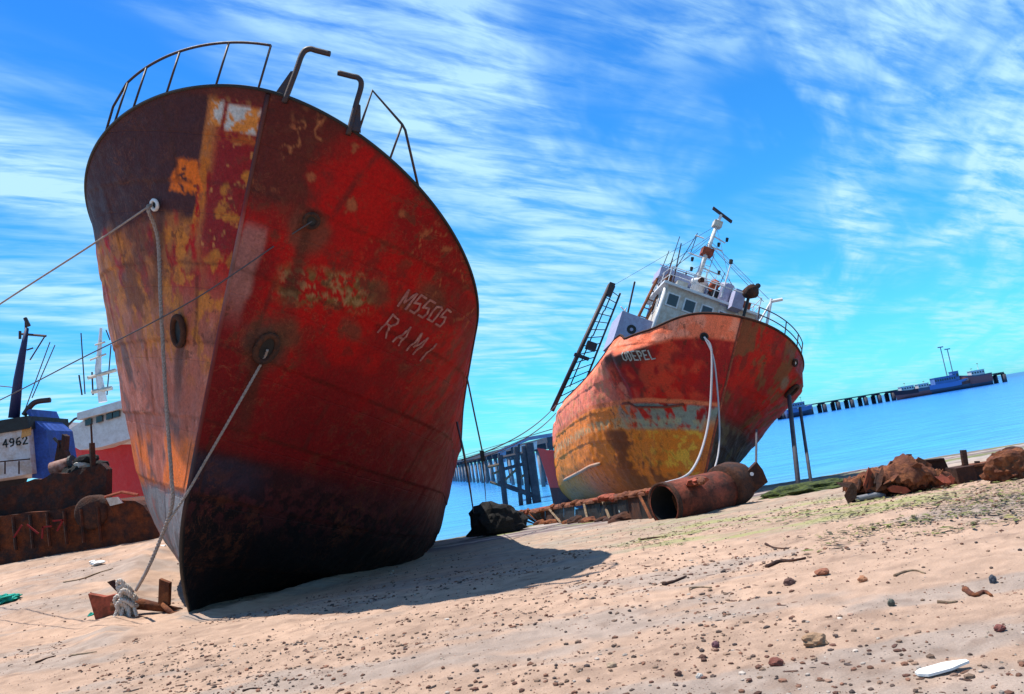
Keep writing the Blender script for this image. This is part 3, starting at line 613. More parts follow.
# superstructure, canted a little more than the hull
RS = .13; cS, sS = math.cos(RS), math.sin(RS)
def SU(p):
    p = np.asarray(p, float)-np.array([0, 0, 5.5]); q_ = p.copy(); q_[..., 1] = cS*p[..., 1]+sS*p[..., 2]; q_[..., 2] = -sS*p[..., 1]+cS*p[..., 2]; return q_+np.array([0, 0, 5.5])
RSU = np.array([[1, 0, 0], [0, cS, sS], [0, -sS, cS]])
def subox(m, c, d): m.box(SU(c), d, RSU); return m
def sutube(m, pts, r, n=8): m.tube(SU(np.array(pts, float)), r, n); return m
M['cream'] = mat('cream_paint', (.62, .58, .52), .6, vary=.2, scale=4, color2=(.50, .42, .34))
M['lilac'] = mat('shaded_white_paint', (.42, .42, .58), .6, vary=.2, scale=4, color2=(.36, .34, .48))  # white paint with the bluish shade mixed into its colour
wh = MB(); subox(wh, (-5.6, 0, 7.6), (3.2, 4.3, 3.7)); WH = wh.build('wheelhouse', M['cream'], T2, world=False)
m = MB(); subox(m, (-5.6, 0, 9.51), (3.6, 4.8, .12)); m.build('wheelhouse_roof', M['white'], T2, world=False)
for y_ in (-1.75, -.93, -.11, .71, 1.53):
    m = MB(); subox(m, (-3.99, y_, 8.82), (.06, .60, .66)); wn = m.build('window', M['white'], WH, world=False)
    m = MB(); subox(m, (-3.97, y_, 8.82), (.06, .46, .52)); m.build('pane', M['glass'], WH, world=False)
for x_ in (-4.6, -5.6, -6.6):
    m = MB(); subox(m, (x_, -2.16, 8.82), (.56, .06, .62)); m.build('window', M['white'], WH, world=False)
    m = MB(); subox(m, (x_, -2.18, 8.82), (.44, .06, .50)); m.build('pane', M['glass'], WH, world=False)
m = MB(); sutube(m, [(-3.9, -2.25, 6.5), (-4.1, -2.2, 9.3)], .09); m.build('corner_pillar', M['white'], T2, True, world=False)
# ladder-like rusty gantry leaning beside the wheelhouse
for y_ in (-2.55, -2.95):
    m = MB(); sutube(m, [(-5.2, y_-.1, 6.4), (-5.8, y_+.55, 10.3)], .07); g0 = m.build('gantry_leg', M['rust'], T2, True, world=False)
for k in range(8):
    t_ = k/8+.06; m = MB(); sutube(m, [(-5.2-.6*t_, -2.65+.65*t_, 6.4+3.9*t_), (-5.2-.6*t_, -3.05+.65*t_, 6.4+3.9*t_)], .03, 6); m.build('rung', M['rust'], T2, world=False)
# flying bridge
m = MB(); subox(m, (-6., -1.25, 10.55), (1.3, 2.4, .5)); m.build('bridge_screen', M['lilac'], T2, world=False)
for y_ in (-2.2, -.3, 1.4):
    m = MB(); sutube(m, [(-6.1, y_, 9.1), (-6.1, y_, 10.7)], .05); m.build('stanchion', M['white'], T2, True, world=False)
m = MB(); sutube(m, [(-6.2, -2.4, 10.85), (-6.2, 2.0, 10.7)], .04); m.build('bridge_rail', M['white'], T2, True, world=False)
m = MB(); sutube(m, [(-6.3, -2.4, 11.25), (-6.3, -.4, 11.3)], .03); m.build('bridge_rail', M['lilac'], T2, True, world=False)
m = MB(); m.lathe(SU((-5.0, -.55, 9.5)), SU((0, 0, 6.5))-SU((0, 0, 5.5)), [(0, 0), (0, .34), (.85, .30), (.9, .42), (1.05, .42), (1.15, .2), (1.3, 0)], 16); m.build('vent_drum', M['white'], T2, True, world=False)
m = MB(); m.lathe(SU((-4.2, .55, 9.4)), SU((0, 0, 6.5))-SU((0, 0, 5.5)), [(0, 0), (0, .28), (1.0, .28), (1.1, .34), (1.15, 0)], 14); m.build('vent_drum', M['lilac'], T2, True, world=False)
m = MB(); subox(m, (-3.6, 1.0, 9.7), (.6, .5, .9)); m.build('deck_locker', M['lilac'], T2, world=False)
m = MB(); subox(m, (-4.6, .35, 10.0), (.5, .7, .45)); m.build('deck_box', M['black'], T2, world=False)
m = MB(); sutube(m, [(-4.6, -.3, 9.2), (-4.6, .4, 9.9)], .06); m.build('brace', M['black'], T2, world=False)
m = MB(); sutube(m, [(-4.5, .25, 9.1), (-4.5, .1, 10.4)], .08); m.build('vent_pipe', M['rust'], T2, world=False)
m = MB(); m.lathe(SU((-4.5, .0, 10.35)), (1, .1, .3), [(-.2, 0), (-.2, .2), (.25, .24), (.3, .0)], 12); m.build('horn', M['redrust'], T2, True, world=False)
m = MB(); sutube(m, [(-2.5, 1.2, 6.5), (-2.5, 1.15, 9.7)], .07); m.build('lamp_post', M['black'], T2, world=False)
m = MB(); m.lathe(SU((-2.5, 1.15, 9.85)), (1, .3, .0), [(-.28, 0), (-.28, .22), (.0, .30), (.22, .32), (.24, 0)], 14); m.build('searchlight', M['darkrust'], T2, True, world=False)
m = MB(); sutube(m, [(-2.6, .0, 9.2), (-2.6, .0, 10.8)], .03); m.build('staff', M['white'], T2, world=False)
m = MB(); m.lathe(SU((-2.6, 0, 10.85)), (0, 0, 1), [(0, 0), (.02, .09), (.2, .09), (.24, 0)], 8); m.build('lamp', M['black'], T2, world=False)
m = MB(); sutube(m, [(-2.6, -.9, 9.7), (-2.6, 1.3, 9.75)], .03); m.build('bridge_rail', M['white'], T2, world=False)
# clutter on the wheelhouse roof
rc = random.Random(12)
rp = [(-4.0, -2.2), (-4.0, -1.1), (-4.0, 0.), (-4.0, 1.1), (-4.0, 2.2), (-5.2, 2.3), (-6.4, 2.3), (-7.3, 2.2), (-7.3, -2.2), (-6.2, -2.3), (-5.0, -2.3)]
for lev in (.45, .85):
    m = MB(); sutube(m, [(x_, y_, 9.55+lev) for x_, y_ in rp+rp[:1]], .022, 5); gq = m.build('guard_rail', M['white'], T2, world=False)
for x_, y_ in rp:
    m = MB(); sutube(m, [(x_, y_, 9.55), (x_, y_, 10.42)], .024, 5); m.build('post', M['white'], gq, world=False)
for (x_, y_, z_, dx, dy, dz, mt) in ((-6.9, 1.3, 9.9, .8, .9, .7, 'white'), (-6.6, -1.6, 9.9, .7, .6, .6, 'lilac'), (-4.4, 1.6, 9.8, .5, .5, .5, 'redrust'), (-5.6, 1.7, 10.1, .4, .4, 1.0, 'cream'), (-6.8, .2, 10.4, .5, 1.0, 1.5, 'lilac'), (-5.9, 1.0, 10.6, .3, 1.6, .12, 'railsteel'), (-4.3, -1.5, 9.75, .4, .5, .35, 'cream'), (-5.2, -2.0, 10.0, .3, .3, .8, 'rust')):
    m = MB(); subox(m, (x_, y_, z_), (dx, dy, dz)); m.build('deck_box', M[mt], T2, world=False)
for k in range(14):
    y_ = rc.uniform(-2.3, 2.2); x_ = rc.uniform(-7., -4.2); h_ = rc.uniform(.6, 1.9); m = MB(); sutube(m, [(x_, y_, 9.5), (x_, y_+rc.uniform(-.25, .25), 9.9+h_)], rc.choice((.018, .03, .045)), 5); m.build('aerial', M[rc.choice(('white', 'railsteel', 'cream', 'rust'))], T2, world=False)
for k in range(9):
    y_ = rc.uniform(-1.8, 2.2); x_ = rc.uniform(-6.5, -4.2); m = MB(); m.lathe(SU((x_, y_, rc.uniform(10.1, 11.3))), (1, rc.uniform(-.4, .4), 0), [(-.12, 0), (-.12, .10), (.10, .13), (.12, 0)], 8); m.build('deck_lamp', M[rc.choice(('black', 'white', 'darkrust'))], T2, world=False)
for k in range(8):
    a_ = (-6, -.4+rc.uniform(-.1, .1), rc.uniform(11.5, 14.2)); b_ = (rc.uniform(-7.3, -3.), rc.choice((-2.3, 2.3, 1.5)), rc.uniform(9.6, 10.4)); m = MB(); sutube(m, [a_, b_], .012, 4); m.build('stay', M['wire'], T2, world=False)
for y_ in (-.62, -.22):
    m = MB(); sutube(m, [(-5.75, y_, 9.5), (-5.8, y_+.15, 12.5)], .02, 5); m.build('mast_ladder_rail', M['cream'], T2, world=False)
for k in range(8):
    m = MB(); sutube(m, [(-5.76, -.60+.05*k*.38, 9.8+.33*k), (-5.76, -.20+.05*k*.38, 9.8+.33*k)], .015, 4); m.build('mast_ladder_rung', M['cream'], T2, world=False)
# main mast
ma = MB(); sutube(ma, [(-6, -.52, 9.1), (-6, -.5, 11.0), (-6, -.4, 12.7), (-6, -.3, 14.3)], [.15, .135, .11, .085], 12); MS = ma.build('mast', M['white'], T2, True, world=False)
m = MB(); subox(m, (-6, -.4, 12.55), (.5, .55, .35)); m.build('mast_platform', M['redrust'], MS, world=False)
m = MB(); subox(m, (-6, -.3, 14.15), (.4, .42, .30)); m.build('mast_platform', M['cream'], MS, world=False)
m = MB(); sutube(m, [(-6, -.3, 14.2), (-6, -.25, 14.7)], .08); m.build('radar_pedestal', M['white'], MS, world=False)
m = MB(); m.hexa([SU(np.array(v)) for v in ((-6.07, -.75, 14.86), (-5.93, -.75, 14.86), (-5.93, .36, 14.48), (-6.07, .36, 14.48), (-6.07, -.75, 14.98), (-5.93, -.75, 14.98), (-5.93, .36, 14.60), (-6.07, .36, 14.60))]); m.build('radar_scanner', M['railsteel'], MS, world=False)
for (y0, z0, y1, z1) in ((-1.3, 12.2, -.4, 12.2), (-.4, 12.9, .3, 12.9), (-.35, 13.5, .35, 13.35), (-.45, 11.7, .5, 11.65), (-1.2, 13.2, -.75, 13.2)):
    m = MB(); sutube(m, [(-6, y0, z0), (-6, y1, z1)], .035, 6); m.build('yard', M['white'], MS, world=False)
for (y0, z0) in ((-1.0, 11.95), (.45, 11.75), (.38, 13.55), (.05, 13.15), (-.9, 11.45)):
    m = MB(); m.lathe(SU((-6, y0, z0)), (0, 0, 1), [(-.10, 0), (-.10, .065), (.09, .08), (.12, 0)], 8); m.build('mast_lamp', M['black'], MS, world=False)
for (y0, z0, y1, z1) in ((-1.95, 10.7, -1.9, 12.9), (-1.75, 10.7, -1.1, 13.4), (-2.3, 10.6, -2.2, 12.0), (-1.15, 12.2, -1.1, 13.3), (1.2, 9.8, 1.3, 10.9), (.6, 10.0, .6, 11.4)):
    m = MB(); sutube(m, [(-6.1, y0, z0), (-6.1, y1, z1)], .02, 5); m.build('aerial', M['railsteel'], T2, world=False)
for (a, b) in (((-6, -.3, 14.), (-2.6, 1.9, 7.)), ((-6, -.35, 13.6), (-6.1, -2.4, 10.8)), ((-6, -.35, 13.), (-2.5, 1.15, 10.2)), ((-6, -.3, 14.1), (-14., -3.2, 12.4))):
    m = MB(); sutube(m, [a, b], .012, 4); m.build('stay', M['wire'], T2, world=False)
# blue-grey deck house with a round port abaft the bulwark break, and clutter over it
m = MB(); subox(m, (-5.4, -3.0, 6.9), (2.2, 1.5, 1.5)); DH = m.build('deck_house', M['lilac'], T2, world=False)
m = MB(); m.lathe(SU((-4.32, -3.1, 6.95)), (1, 0, 0), [(-.05, 0), (-.05, .22), (.03, .22), (.03, .16), (.01, 0)], 16); m.build('port_hole', M['black'], DH, world=False)
for k in range(6):
    m = MB(); sutube(m, [(-6.5-.3*k, -3.5+.25*k, 7.5), (-6.5-.3*k, -3.3+.2*k, 8.6-.1*(k % 3))], .035, 6); m.build('stanchion', M['white'], T2, world=False)
for z_ in (8.0, 8.5):
    m = MB(); sutube(m, [(-6.3, -3.6, z_), (-8.2, -2.2, z_)], .035, 6); m.build('bridge_rail', M['white'], T2, world=False)
m = MB(); sutube(m, [(-9, -2.6, 7.), (-8.5, -3.0, 10.8)], .05, 6); m.build('derrick', M['railsteel'], T2, world=False)
# bow rails
for (ss, hh) in (((.06, .6, 1.3, 1.9), .62),):
    for lev in (1., .52):
        pts = np.array([H2.pt(s_, 1., 1)+np.array([-.1, 0, hh*lev]) for s_ in np.linspace(.06**.5, 1.9**.5, 24)**2]); m = MB(); m.tube(pts, .022, 6); g2 = m.build('guard_rail', M['railsteel'], T2, True, world=False)
    for s_ in ss:
        b_ = H2.pt(s_, 1., 1)+np.array([-.1, 0, 0]); m = MB(); m.tube([b_, b_+(0, 0, hh)], .025, 6); m.build('post', M['railsteel'], g2, world=False)
b_ = H2.pt(.35, 1., 1)+np.array([-.5, -.3, -.3]); m = MB(); m.tube([b_, b_+(0, .1, 1.7)], .06, 6); m.tube([b_+(0, .1, 1.6), b_+(.1, .5, 1.75)], .07, 6); m.tube([b_+(0, -.4, .3), b_+(0, .1, 1.6)], .04, 6); m.build('bow_davit', M['white'], T2, world=False)
# lattice gantry at the stern
def lattice(m, a, b, c, d, n):
    """two legs a-b and c-d with rungs and diagonals"""
    a, b, c, d = map(np.array, (a, b, c, d))
    return a, b, c, d
la, lb = np.array((-15, -4.35, 4.2)), np.array((-15, -3.41, 12.6)); lc, ld = np.array((-15, -3.1, 5.6)), np.array((-15, -2.67, 12.3))
m = MB(); sutube(m, [la, lb], .13, 8); GA = m.build('stern_gantry', M['railsteel'], T2, True, world=False)
m = MB(); sutube(m, [lc, ld], .06, 8); m.build('gantry_leg', M['railsteel'], GA, True, world=False)
for k in range(15):
    t_ = (k+.5)/15; p0 = la+(lb-la)*t_; p1 = lc+(ld-lc)*t_; m = MB(); sutube(m, [p0, p1], .028, 5); m.build('rung', M['railsteel'], GA, world=False)
for k in range(4):
    t_ = .2+.2*k; m = MB(); sutube(m, [la+(lb-la)*t_+(0, .35, 0), la+(lb-la)*(t_+.2)+(0, .3, 0)], .04, 5); m.build('gantry_leg', M['railsteel'], GA, world=False)
m = MB(); subox(m, lb+(0, .1, -.3), (.4, .35, .8)); m.build('gantry_head', M['railsteel'], GA, world=False)
m = MB(); subox(m, (-15, -3.35, 8.6), (.4, .6, .45)); m.build('gantry_block', M['railsteel'], GA, world=False)
m = MB(); subox(m, (-15, -3.7, 7.8), (.3, .9, .15)); m.build('gantry_block', M['railsteel'], GA, world=False)

# ------------------------------------------------------------------ layout helpers
def gpt(px, py, dz=0.):
    d = _f + _cx*(px-512)/FPX - _cy*(py-347)/FPX; lo_, hi_ = 2., 80.
    ks = np.geomspace(3, 90, 500); P = np.array([0, 0, EYE])+d*ks[:, None]; hit = P[:, 2] < ground(P[:, 0], P[:, 1])
    p = P[hit.argmax()] if hit.any() else P[-1]
    return np.array([p[0], p[1], float(ground(p[0], p[1]))+dz])
def plate(m, pts, thick, dirn=(0, 1, 0)):
    """extruded polygon: world points on one face, pushed back by thick along dirn"""
    p = np.array(pts, float); n = len(p); b = p+np.array(dirn)*thick
    m.add(np.vstack([p, b]), [tuple(range(n)), tuple(range(n, 2*n))[::-1]]+[(i, i+n, (i+1) % n+n, (i+1) % n) for i in range(n)]); return m
def pxplate(m, pts, Y, thick): return plate(m, [at(x, y, Y) for x, y in pts], thick)
def lumpthing(name, c, size, mt, seed, label, cat, group=None, amp=.35, freq=1.6, sub=3, rz=0., parent=None, flat=None, col=None):
    V, F = lump(size, seed, sub, amp, freq)
    cr, sr = math.cos(rz), math.sin(rz); V = V@np.array([[cr, sr, 0], [-sr, cr, 0], [0, 0, 1]])
    if flat is not None: V[:, 2] = np.maximum(V[:, 2], -size[2]*flat)
    V = V-np.array([0, 0, V[:, 2].min()])+np.array(c)
    o = link_mesh(name, V, F, mt, parent, smooth=False, col=None if col is None else np.tile(col, (len(V), 1)))
    return tag(o, label, cat, group) if parent is None else o

# ------------------------------------------------------------------ ropes on the near trawler
fl = H1.W(H1.pt(.81, .835, -1)+H1.nrm(.81, .835, -1)*.10); fr = H1.W(H1.pt(.34, .835, 1)+H1.nrm(.34, .835, 1)*.10); hr = H1.W(H1.pt(.46, .595, 1)+H1.nrm(.46, .595, 1)*.10)
def rope(name, pts, r, mt, label, n=8, group=None, sp=6):
    p = smooth_path(pts, sp); m = MB(); m.tube(p, r, n); return tag(m.build(name, mt, smooth=True), label, 'rope', group)
def twist(pts, r, k=3, pitch=.22):
    """laid rope: k strands wound round a path"""
    p = np.array(pts); d = np.concatenate([[0], np.cumsum(np.linalg.norm(np.diff(p, axis=0), axis=1))]); n = max(8, int(d[-1]/(pitch/7)))
    q_ = np.stack([np.interp(np.linspace(0, d[-1], n), d, p[:, i]) for i in range(3)], -1); T = np.gradient(q_, axis=0); T /= np.linalg.norm(T, axis=1)[:, None]
    up = np.array([.3, .9, .1]); a = np.cross(T, up); a /= np.linalg.norm(a, axis=1)[:, None]; b = np.cross(T, a); out = []
    for i in range(k):
        ph = np.linspace(0, d[-1], n)/pitch*2*math.pi+2*math.pi*i/k; out.append(q_+r*.55*(a*np.cos(ph)[:, None]+b*np.sin(ph)[:, None]))
    return out
def laid(name, pts, r, mt, label, sp=6, pitch=.2):
    p = smooth_path(pts, sp); m = MB()
    for s_ in twist(p, r, 3, pitch): m.tube(s_, r*.56, 5)
    return tag(m.build(name, mt, smooth=True), label, 'rope')
M['knotrope'] = mat('pale_knot_rope', (.74, .66, .58), .95, vary=.25, scale=30, bump=1., bscale=60, color2=(.55, .46, .40))
kn = gpt(133, 617)
laid('mooring_rope', [fl, fl+(0, -.12, -.12), at(158, 240, 12.38), at(161, 310, 12.45), at(166, 400, 12.6), at(171, 470, 12.75), at(172, 505, 12.85), at(160, 540, 13.2), at(147, 570, 13.5), at(136, 590, kn[1]-.2)], .03, M['rope'], 'thick pale rope hanging from the left mooring hole down to the knot')
laid('mooring_rope', [hr, at(262, 362, 12.62), at(235, 410, 12.55), at(205, 462, 12.7), at(184, 498, 12.8), at(172, 516, 12.9), at(168, 522, 12.98)], .021, M['rope'], 'pale rope running from the right hawse hole down past the stem')
e1 = at(-60, 345, 17.5)
rope('mooring_line', [fl, at(90, 246, 13.6), at(0, 304, 15.4), e1, e1+(e1-at(0, 304, 15.4))*1.2], .016, M['rope'], 'taut thin line from the left mooring hole to the left edge')
rope('mooring_line', [fr, at(280, 242, 12.0), at(241, 269, 11.72), at(195, 299, 12.0), at(140, 329, 12.7), at(80, 359, 13.6), at(0, 400, 15.), at(-80, 436, 17.), at(-200, 480, 20.5)], .011, M['wire'], 'thin dark line crossing the near bow down to the left')
# knot of rope round the anchor
r_ = random.Random(4); m = MB()
for i in range(11):
    tl = r_.uniform(-.7, .7); tz = r_.uniform(-.3, .9); ra, rb = r_.uniform(.07, .13), r_.uniform(.12, .22); c_ = kn+np.array([r_.uniform(-.07, .07), -.20+r_.uniform(-.06, .1), .13+.42*i/11])
    u_ = np.array([math.cos(tl), math.sin(tl)*.5, .2*math.sin(tl)]); v_ = np.array([-.4*math.sin(tz), -.35, math.cos(tz)]); lp = [c_+u_*ra*math.cos(t_)+v_*rb*math.sin(t_) for t_ in np.linspace(0, 6.3*r_.uniform(.75, 1.), 22)]
    for s_ in twist(lp, .036, 3, .16): m.tube(s_, .021, 6)
for i in range(4):
    x_ = (-.09, -.03, .04, .1)[i]; lp = smooth_path([kn+np.array([x_, -.16, .35]), kn+np.array([x_*1.7, -.25, .15]), kn+np.array([x_*2.2, -.30, .02])], 6)
    for s_ in twist(lp, .03, 3, .14): m.tube(s_, .018, 6)
tag(m.build('rope_knot', M['knotrope'], smooth=True), 'bundle of knotted pale rope lashed round the rusty anchor', 'rope')
# rusty anchor half buried beside the stem
ac = gpt(135, 618); A = empty('anchor', ac, label='rusty red anchor half buried in sand beside the near stem', cat='anchor')
Ya = ac[1]
m = MB(); plate(m, [at(x, y, Ya+.02) for x, y in ((88, 594), (104, 597), (127, 592), (124, 614), (98, 629))], .10, (.02, 1, .1)); m.build('fluke', M['redrust'], A)
m = MB(); m.tube([at(112, 606, Ya+.08), at(140, 604, Ya+.16), at(182, 611, Ya+.26)], [.11, .10, .05], 8); m.build('shank', M['rust'], A, True)
m = MB(); plate(m, [at(x, y, Ya+.10) for x, y in ((159, 579), (169, 583), (168, 606), (158, 604))], .12); m.build('stock', M['rust'], A)
m = MB(); plate(m, [at(x, y, Ya+.20) for x, y in ((107, 582), (113, 580), (127, 593), (121, 596))], .06); m.build('arm', M['darkrust'], A)
m = MB(); m.tube([at(163, 604, Ya+.1), at(172, 614, Ya), at(184, 613, Ya+.1)], .05, 8); m.build('crown', M['rust'], A, True)

# wires from the near hull to the sand on its right
wA = H1.W(H1.pt(5.6, .97, 1)); wB = gpt(487, 521)
W_ = empty('steel_wire', wB, label='thin dark wire with a block, right of the near hull', cat='wire')
m = MB(); m.tube([wA, at(474, 412, 18.2), at(482, 450, 19.8)], .018, 6); m.build('upper_wire', M['wire'], W_)
m = MB(); m.box(at(482.5, 456, 19.82), (.10, .10, .26)); m.build('block', M['black'], W_)
m = MB(); m.tube([at(483, 461, 19.85), wB], .016, 6); m.build('lower_wire', M['wire'], W_)
g_ = gpt(478, 537); rope('steel_wire', [H1.W(H1.pt(6.4, .85, 1)), at(467, 470, 18.3), at(474, 515, g_[1]-.1), g_], .024, M['wire'], 'dark wire hanging close along the edge of the near hull')['category'] = 'wire'
for (pa, pb, lab) in (((556, 405), (462, 460), 'upper thin cable from the far trawler towards the near hull'), ((556, 413), (462, 463), 'lower thin cable from the far trawler towards the near hull')):
    rope('steel_cable', catenary(at(*pa, 46), at(*pb, 24), .35, 10), .022, M['wire'], lab)['category'] = 'wire'
# white ropes of the far trawler
f2 = H2.W(H2.pt(.2, .873, -1)+H2.nrm(.2, .873, -1)*.12)
rope('mooring_rope', [f2, at(711.5, 350, 31.1), at(711, 395, 30.8), at(708, 425, 30.4), at(701, 452, 29.7), at(692, 470, 28.6), at(682, 478, 27.4), at(669, 482, 26.4), at(662, 485, 26.1), at(657, 497, 25.75)], .042, M['whiterope'], 'white rope from the far trawler lying over the rusty beam')
rope('mooring_rope', [f2, at(713, 356, 31.05), at(717, 385, 30.9), at(719.5, 425, 30.6), at(718.5, 452, 30.1), at(714, 470, 29.4), at(710, 480, 28.5)], .032, M['whiterope'], 'white rope hanging close to the stem of the far trawler')

# ------------------------------------------------------------------ timber props and wrack behind the big pipe
for (fx, fy, tx, ty, lab, r1) in ((798, 487, 789, 396, 'thicker upright prop under the far trawler bow', .085), (811, 485, 800, 408, 'thinner upright prop right of the thicker one', .06)):
    g = gpt(fx, fy); m = MB(); m.tube([g-(0, 0, .2), at(tx, ty, 32.5)], r1, 8); tag(m.build('timber_prop', M['darkconc'], smooth=True), lab, 'prop', 'props under the far trawler')
g = gpt(757, 497); m = MB(); m.tube([at(756, 472, 27), at(756.5, 430, 31)], .04, 6); tag(m.build('timber_prop', M['darkconc']), 'short thin prop between the hull and the tank', 'prop', 'props under the far trawler')

BY = 26.2
def ragged(m, a, b, h, n, seed, thick, lift=0.):
    """torn steel plate standing between two points, with a ragged top"""
    r = np.random.default_rng(seed); t = np.linspace(0, 1, n); a = np.array(a); b = np.array(b); bot = a+(b-a)*t[:, None]; top = bot.copy(); top[:, 2] += h*(1+.35*(r.random(n)-.5)); top[:, 1] += .1*(r.random(n)-.5)
    V = np.vstack([bot, top, bot+(0, thick, 0), top+(0, thick, 0)]); F = []
    for i in range(n-1):
        F += [(i, i+1, n+i+1, n+i), (2*n+i, 3*n+i, 3*n+i+1, 2*n+i+1), (n+i, n+i+1, 3*n+i+1, 3*n+i), (i, 2*n+i, 2*n+i+1, i+1)]
    F += [(0, n, 3*n, 2*n), (n-1, 3*n-1, 4*n-1, 2*n-1)]; m.add(V, F); return m
WB = empty('wreck_keel', gpt(640, 515), label='long rusty wreck bottom with torn plating lying below the far trawler', cat='wreck')
KB = [gpt(x, y) for x, y in ((511, 527), (545, 524), (600, 521), (655, 518))]; KB[0] = KB[1]+(KB[0]-KB[1])*min(1, 3.5/np.linalg.norm(KB[0]-KB[1])); KB.append(KB[3]+(KB[3]-KB[2])*.55); KB.append(KB[4]+np.array([2.6, .2, .0]))
def topat(px, py, Y): return at(px, py, Y)
KT = [at(514, 515, KB[0][1]), at(545, 509, KB[1][1]), at(600, 500, KB[2][1]), at(650, 492, KB[3][1]), at(702, 481, KB[4][1]), at(771, 466, KB[5][1])]
def between(L_, t):
    i = min(int(t), len(L_)-2); return L_[i]+(L_[i+1]-L_[i])*(t-i)
for k in range(15):
    t0, t1 = k*.2, k*.2+.2; r_ = random.Random(k); b0, b1, c0, c1 = between(KB, t0), between(KB, t1), between(KT, t0), between(KT, t1)
    j = np.array([0, r_.uniform(0, .25), 0]); up_ = (0, 0, -r_.choice((0.03, .05, .12, .3))*abs(c0[2]-b0[2])); m = MB()
    m.hexa([b0+j+(0, 0, -.1), b1+j+(0, 0, -.1), b1+j+(0, .06, -.1), b0+j+(0, .06, -.1), c0+j+up_, c1+j+up_, c1+j+up_+(0, .06, 0), c0+j+up_+(0, .06, 0)]); m.build('torn_plate', M['black'] if r_.random() < .6 else M['darkrust'], WB)
for k in range(4):
    c0, c1 = KT[k], KT[k+1]; m = MB(); m.hexa([c0+(0, -.25, -.06), c1+(0, -.25, -.06), c1+(0, .5, -.02), c0+(0, .5, -.02), c0+(0, -.25, .02), c1+(0, -.25, .02), c1+(0, .5, .08), c0+(0, .5, .08)]); m.build('top_flange', M['rust'], WB)
for k, (t, dt_) in enumerate(((1.1, .25), (1.75, .06), (2.05, .15), (2.8, .1), (3.4, .15), (.5, .1))):
    m = MB(); p0 = between(KT, t)+(0, -.3, -.05); p1 = between(KB, min(5, t+dt_))+(0, -.6, .02); m.tube([p0, p1], .05, 6); m.build('broken_rib', M['wood'] if k < 3 else M['rust'], WB)
r_ = random.Random(9)
for k in range(46):
    t = r_.uniform(0, 4.4); V, F = lump((r_.uniform(.08, .3), r_.uniform(.1, .3), r_.uniform(.04, .12)), k, 2, .5, 2.2)
    link_mesh('rust_flake', V+between(KT, t)+np.array([0, r_.uniform(-.25, .4), r_.uniform(-.02, .08)]), F, M['rust'] if k % 3 else M['redrust'], WB)
for k in range(12):
    t = r_.uniform(.3, 3.2); s_ = r_.uniform(.2, .42); V, F = lump((s_*1.3, .3, s_*.6), 40+k, 3, .5); link_mesh('rust_heap', V+between(KB, t)+np.array([0, -.25, .02]), F, M['darkrust'] if k % 3 else M['rust'], WB)
lumpthing('net_scrap', gpt(632, 518), (.38, .3, .22), mat('blue_white_net', (.55, .58, .52), .9, vary=.4, scale=9, color2=(.18, .35, .55), bump=1., bscale=25), 5, 'crumpled pale blue and cream net scrap under the rusty beam', 'net', amp=.6, freq=2.4)

# big rusty pipe and the tank beyond it
M['piperust'] = mat('pipe_rust', (.24, .045, .02), .85, vary=.5, scale=3, bump=.7, bscale=14, color2=(.09, .025, .014), bdist=.04)
gp = gpt(700, 514); PA = gpt(668, 520)+(0, .2, .36); PB = gpt(737, 509)+(.1, 1.55, .36); ax = PB-PA; Lp = np.linalg.norm(ax)
PP = empty('rusty_pipe', gpt(690, 515), label='wide red-rusted pipe with a dark open end lying on the sand', cat='pipe')
m = MB(); m.lathe(PA, ax, [(0, .47), (0, .52), (Lp*.5, .53), (Lp, .52), (Lp, .46)], 32); V = np.array(m.v); V += (fbm(V*2.4, 3)-.5)[:, None]*.07; m.v = V.tolist(); m.build('shell', M['piperust'], PP, True)
m = MB(); m.lathe(PA, ax, [(.005, .468), (Lp*.9, .46), (Lp*.9, 0)], 32); m.build('inner_wall', M['black'], PP, True)  # shade inside the pipe painted as a black lining
m = MB(); m.lathe(PA, ax, [(0.0, .50), (-.02, .56), (.10, .56), (.12, .50)], 32); m.build('flange', M['darkrust'], PP, True)
TA = PB+(-.05, -.1, .08); TK = empty('boiler_tank', gpt(750, 506), label='dark rusted boiler with a jagged top right of the pipe', cat='tank')
m = MB(); m.lathe(TA, ax+np.array([0, .5, .1]), [(0, 0), (0, .56), (.1, .60), (.6, .60), (.8, .55), (.92, .4), (.95, 0)], 28); V = np.array(m.v); V += (fbm(V*3, 3)-.5)[:, None]*.10; m.v = V.tolist(); m.build('shell', M['darkrust'], TK, True)
m = MB(); yy = TA[1]; plate(m, [at(x, y, yy) for x, y in ((733, 476), (747, 472), (757, 462), (763, 470), (768, 482), (755, 492), (735, 492))], .25); m.build('torn_plate', M['darkrust'], TK)
m = MB(); m.lathe(at(752, 474, yy-.02), (0, 1, 0), [(0, 0), (0, .05), (.05, .05)], 10); m.build('bolt', M['white'], TK)

# dark net heap
V, F = lump((1.15, .9, .95), 21, 4, .4, 2.2); g = np.array([-1.75, 33., float(ground(-1.75, 33.))]); V[:, 2] = np.maximum(V[:, 2], -.2); tag(link_mesh('net_heap', V+g+np.array([0, .3, .25]), F, M['net']), 'black heap of old nets between the two trawlers', 'net')
V, F = lump((1.3, .7, .22), 33, 4, .5, 3.); V[:, 2] = np.maximum(V[:, 2], -.1); tag(link_mesh('weed_bank', V+gpt(808, 493)+np.array([.1, .3, .02]), F, mat('weed_bank', (.03, .045, .012), 1., vary=.5, scale=10, color2=(.10, .13, .02), bump=1., bscale=30, bdist=.06)), 'low dark green weed bank at the foot of the props', 'weed')

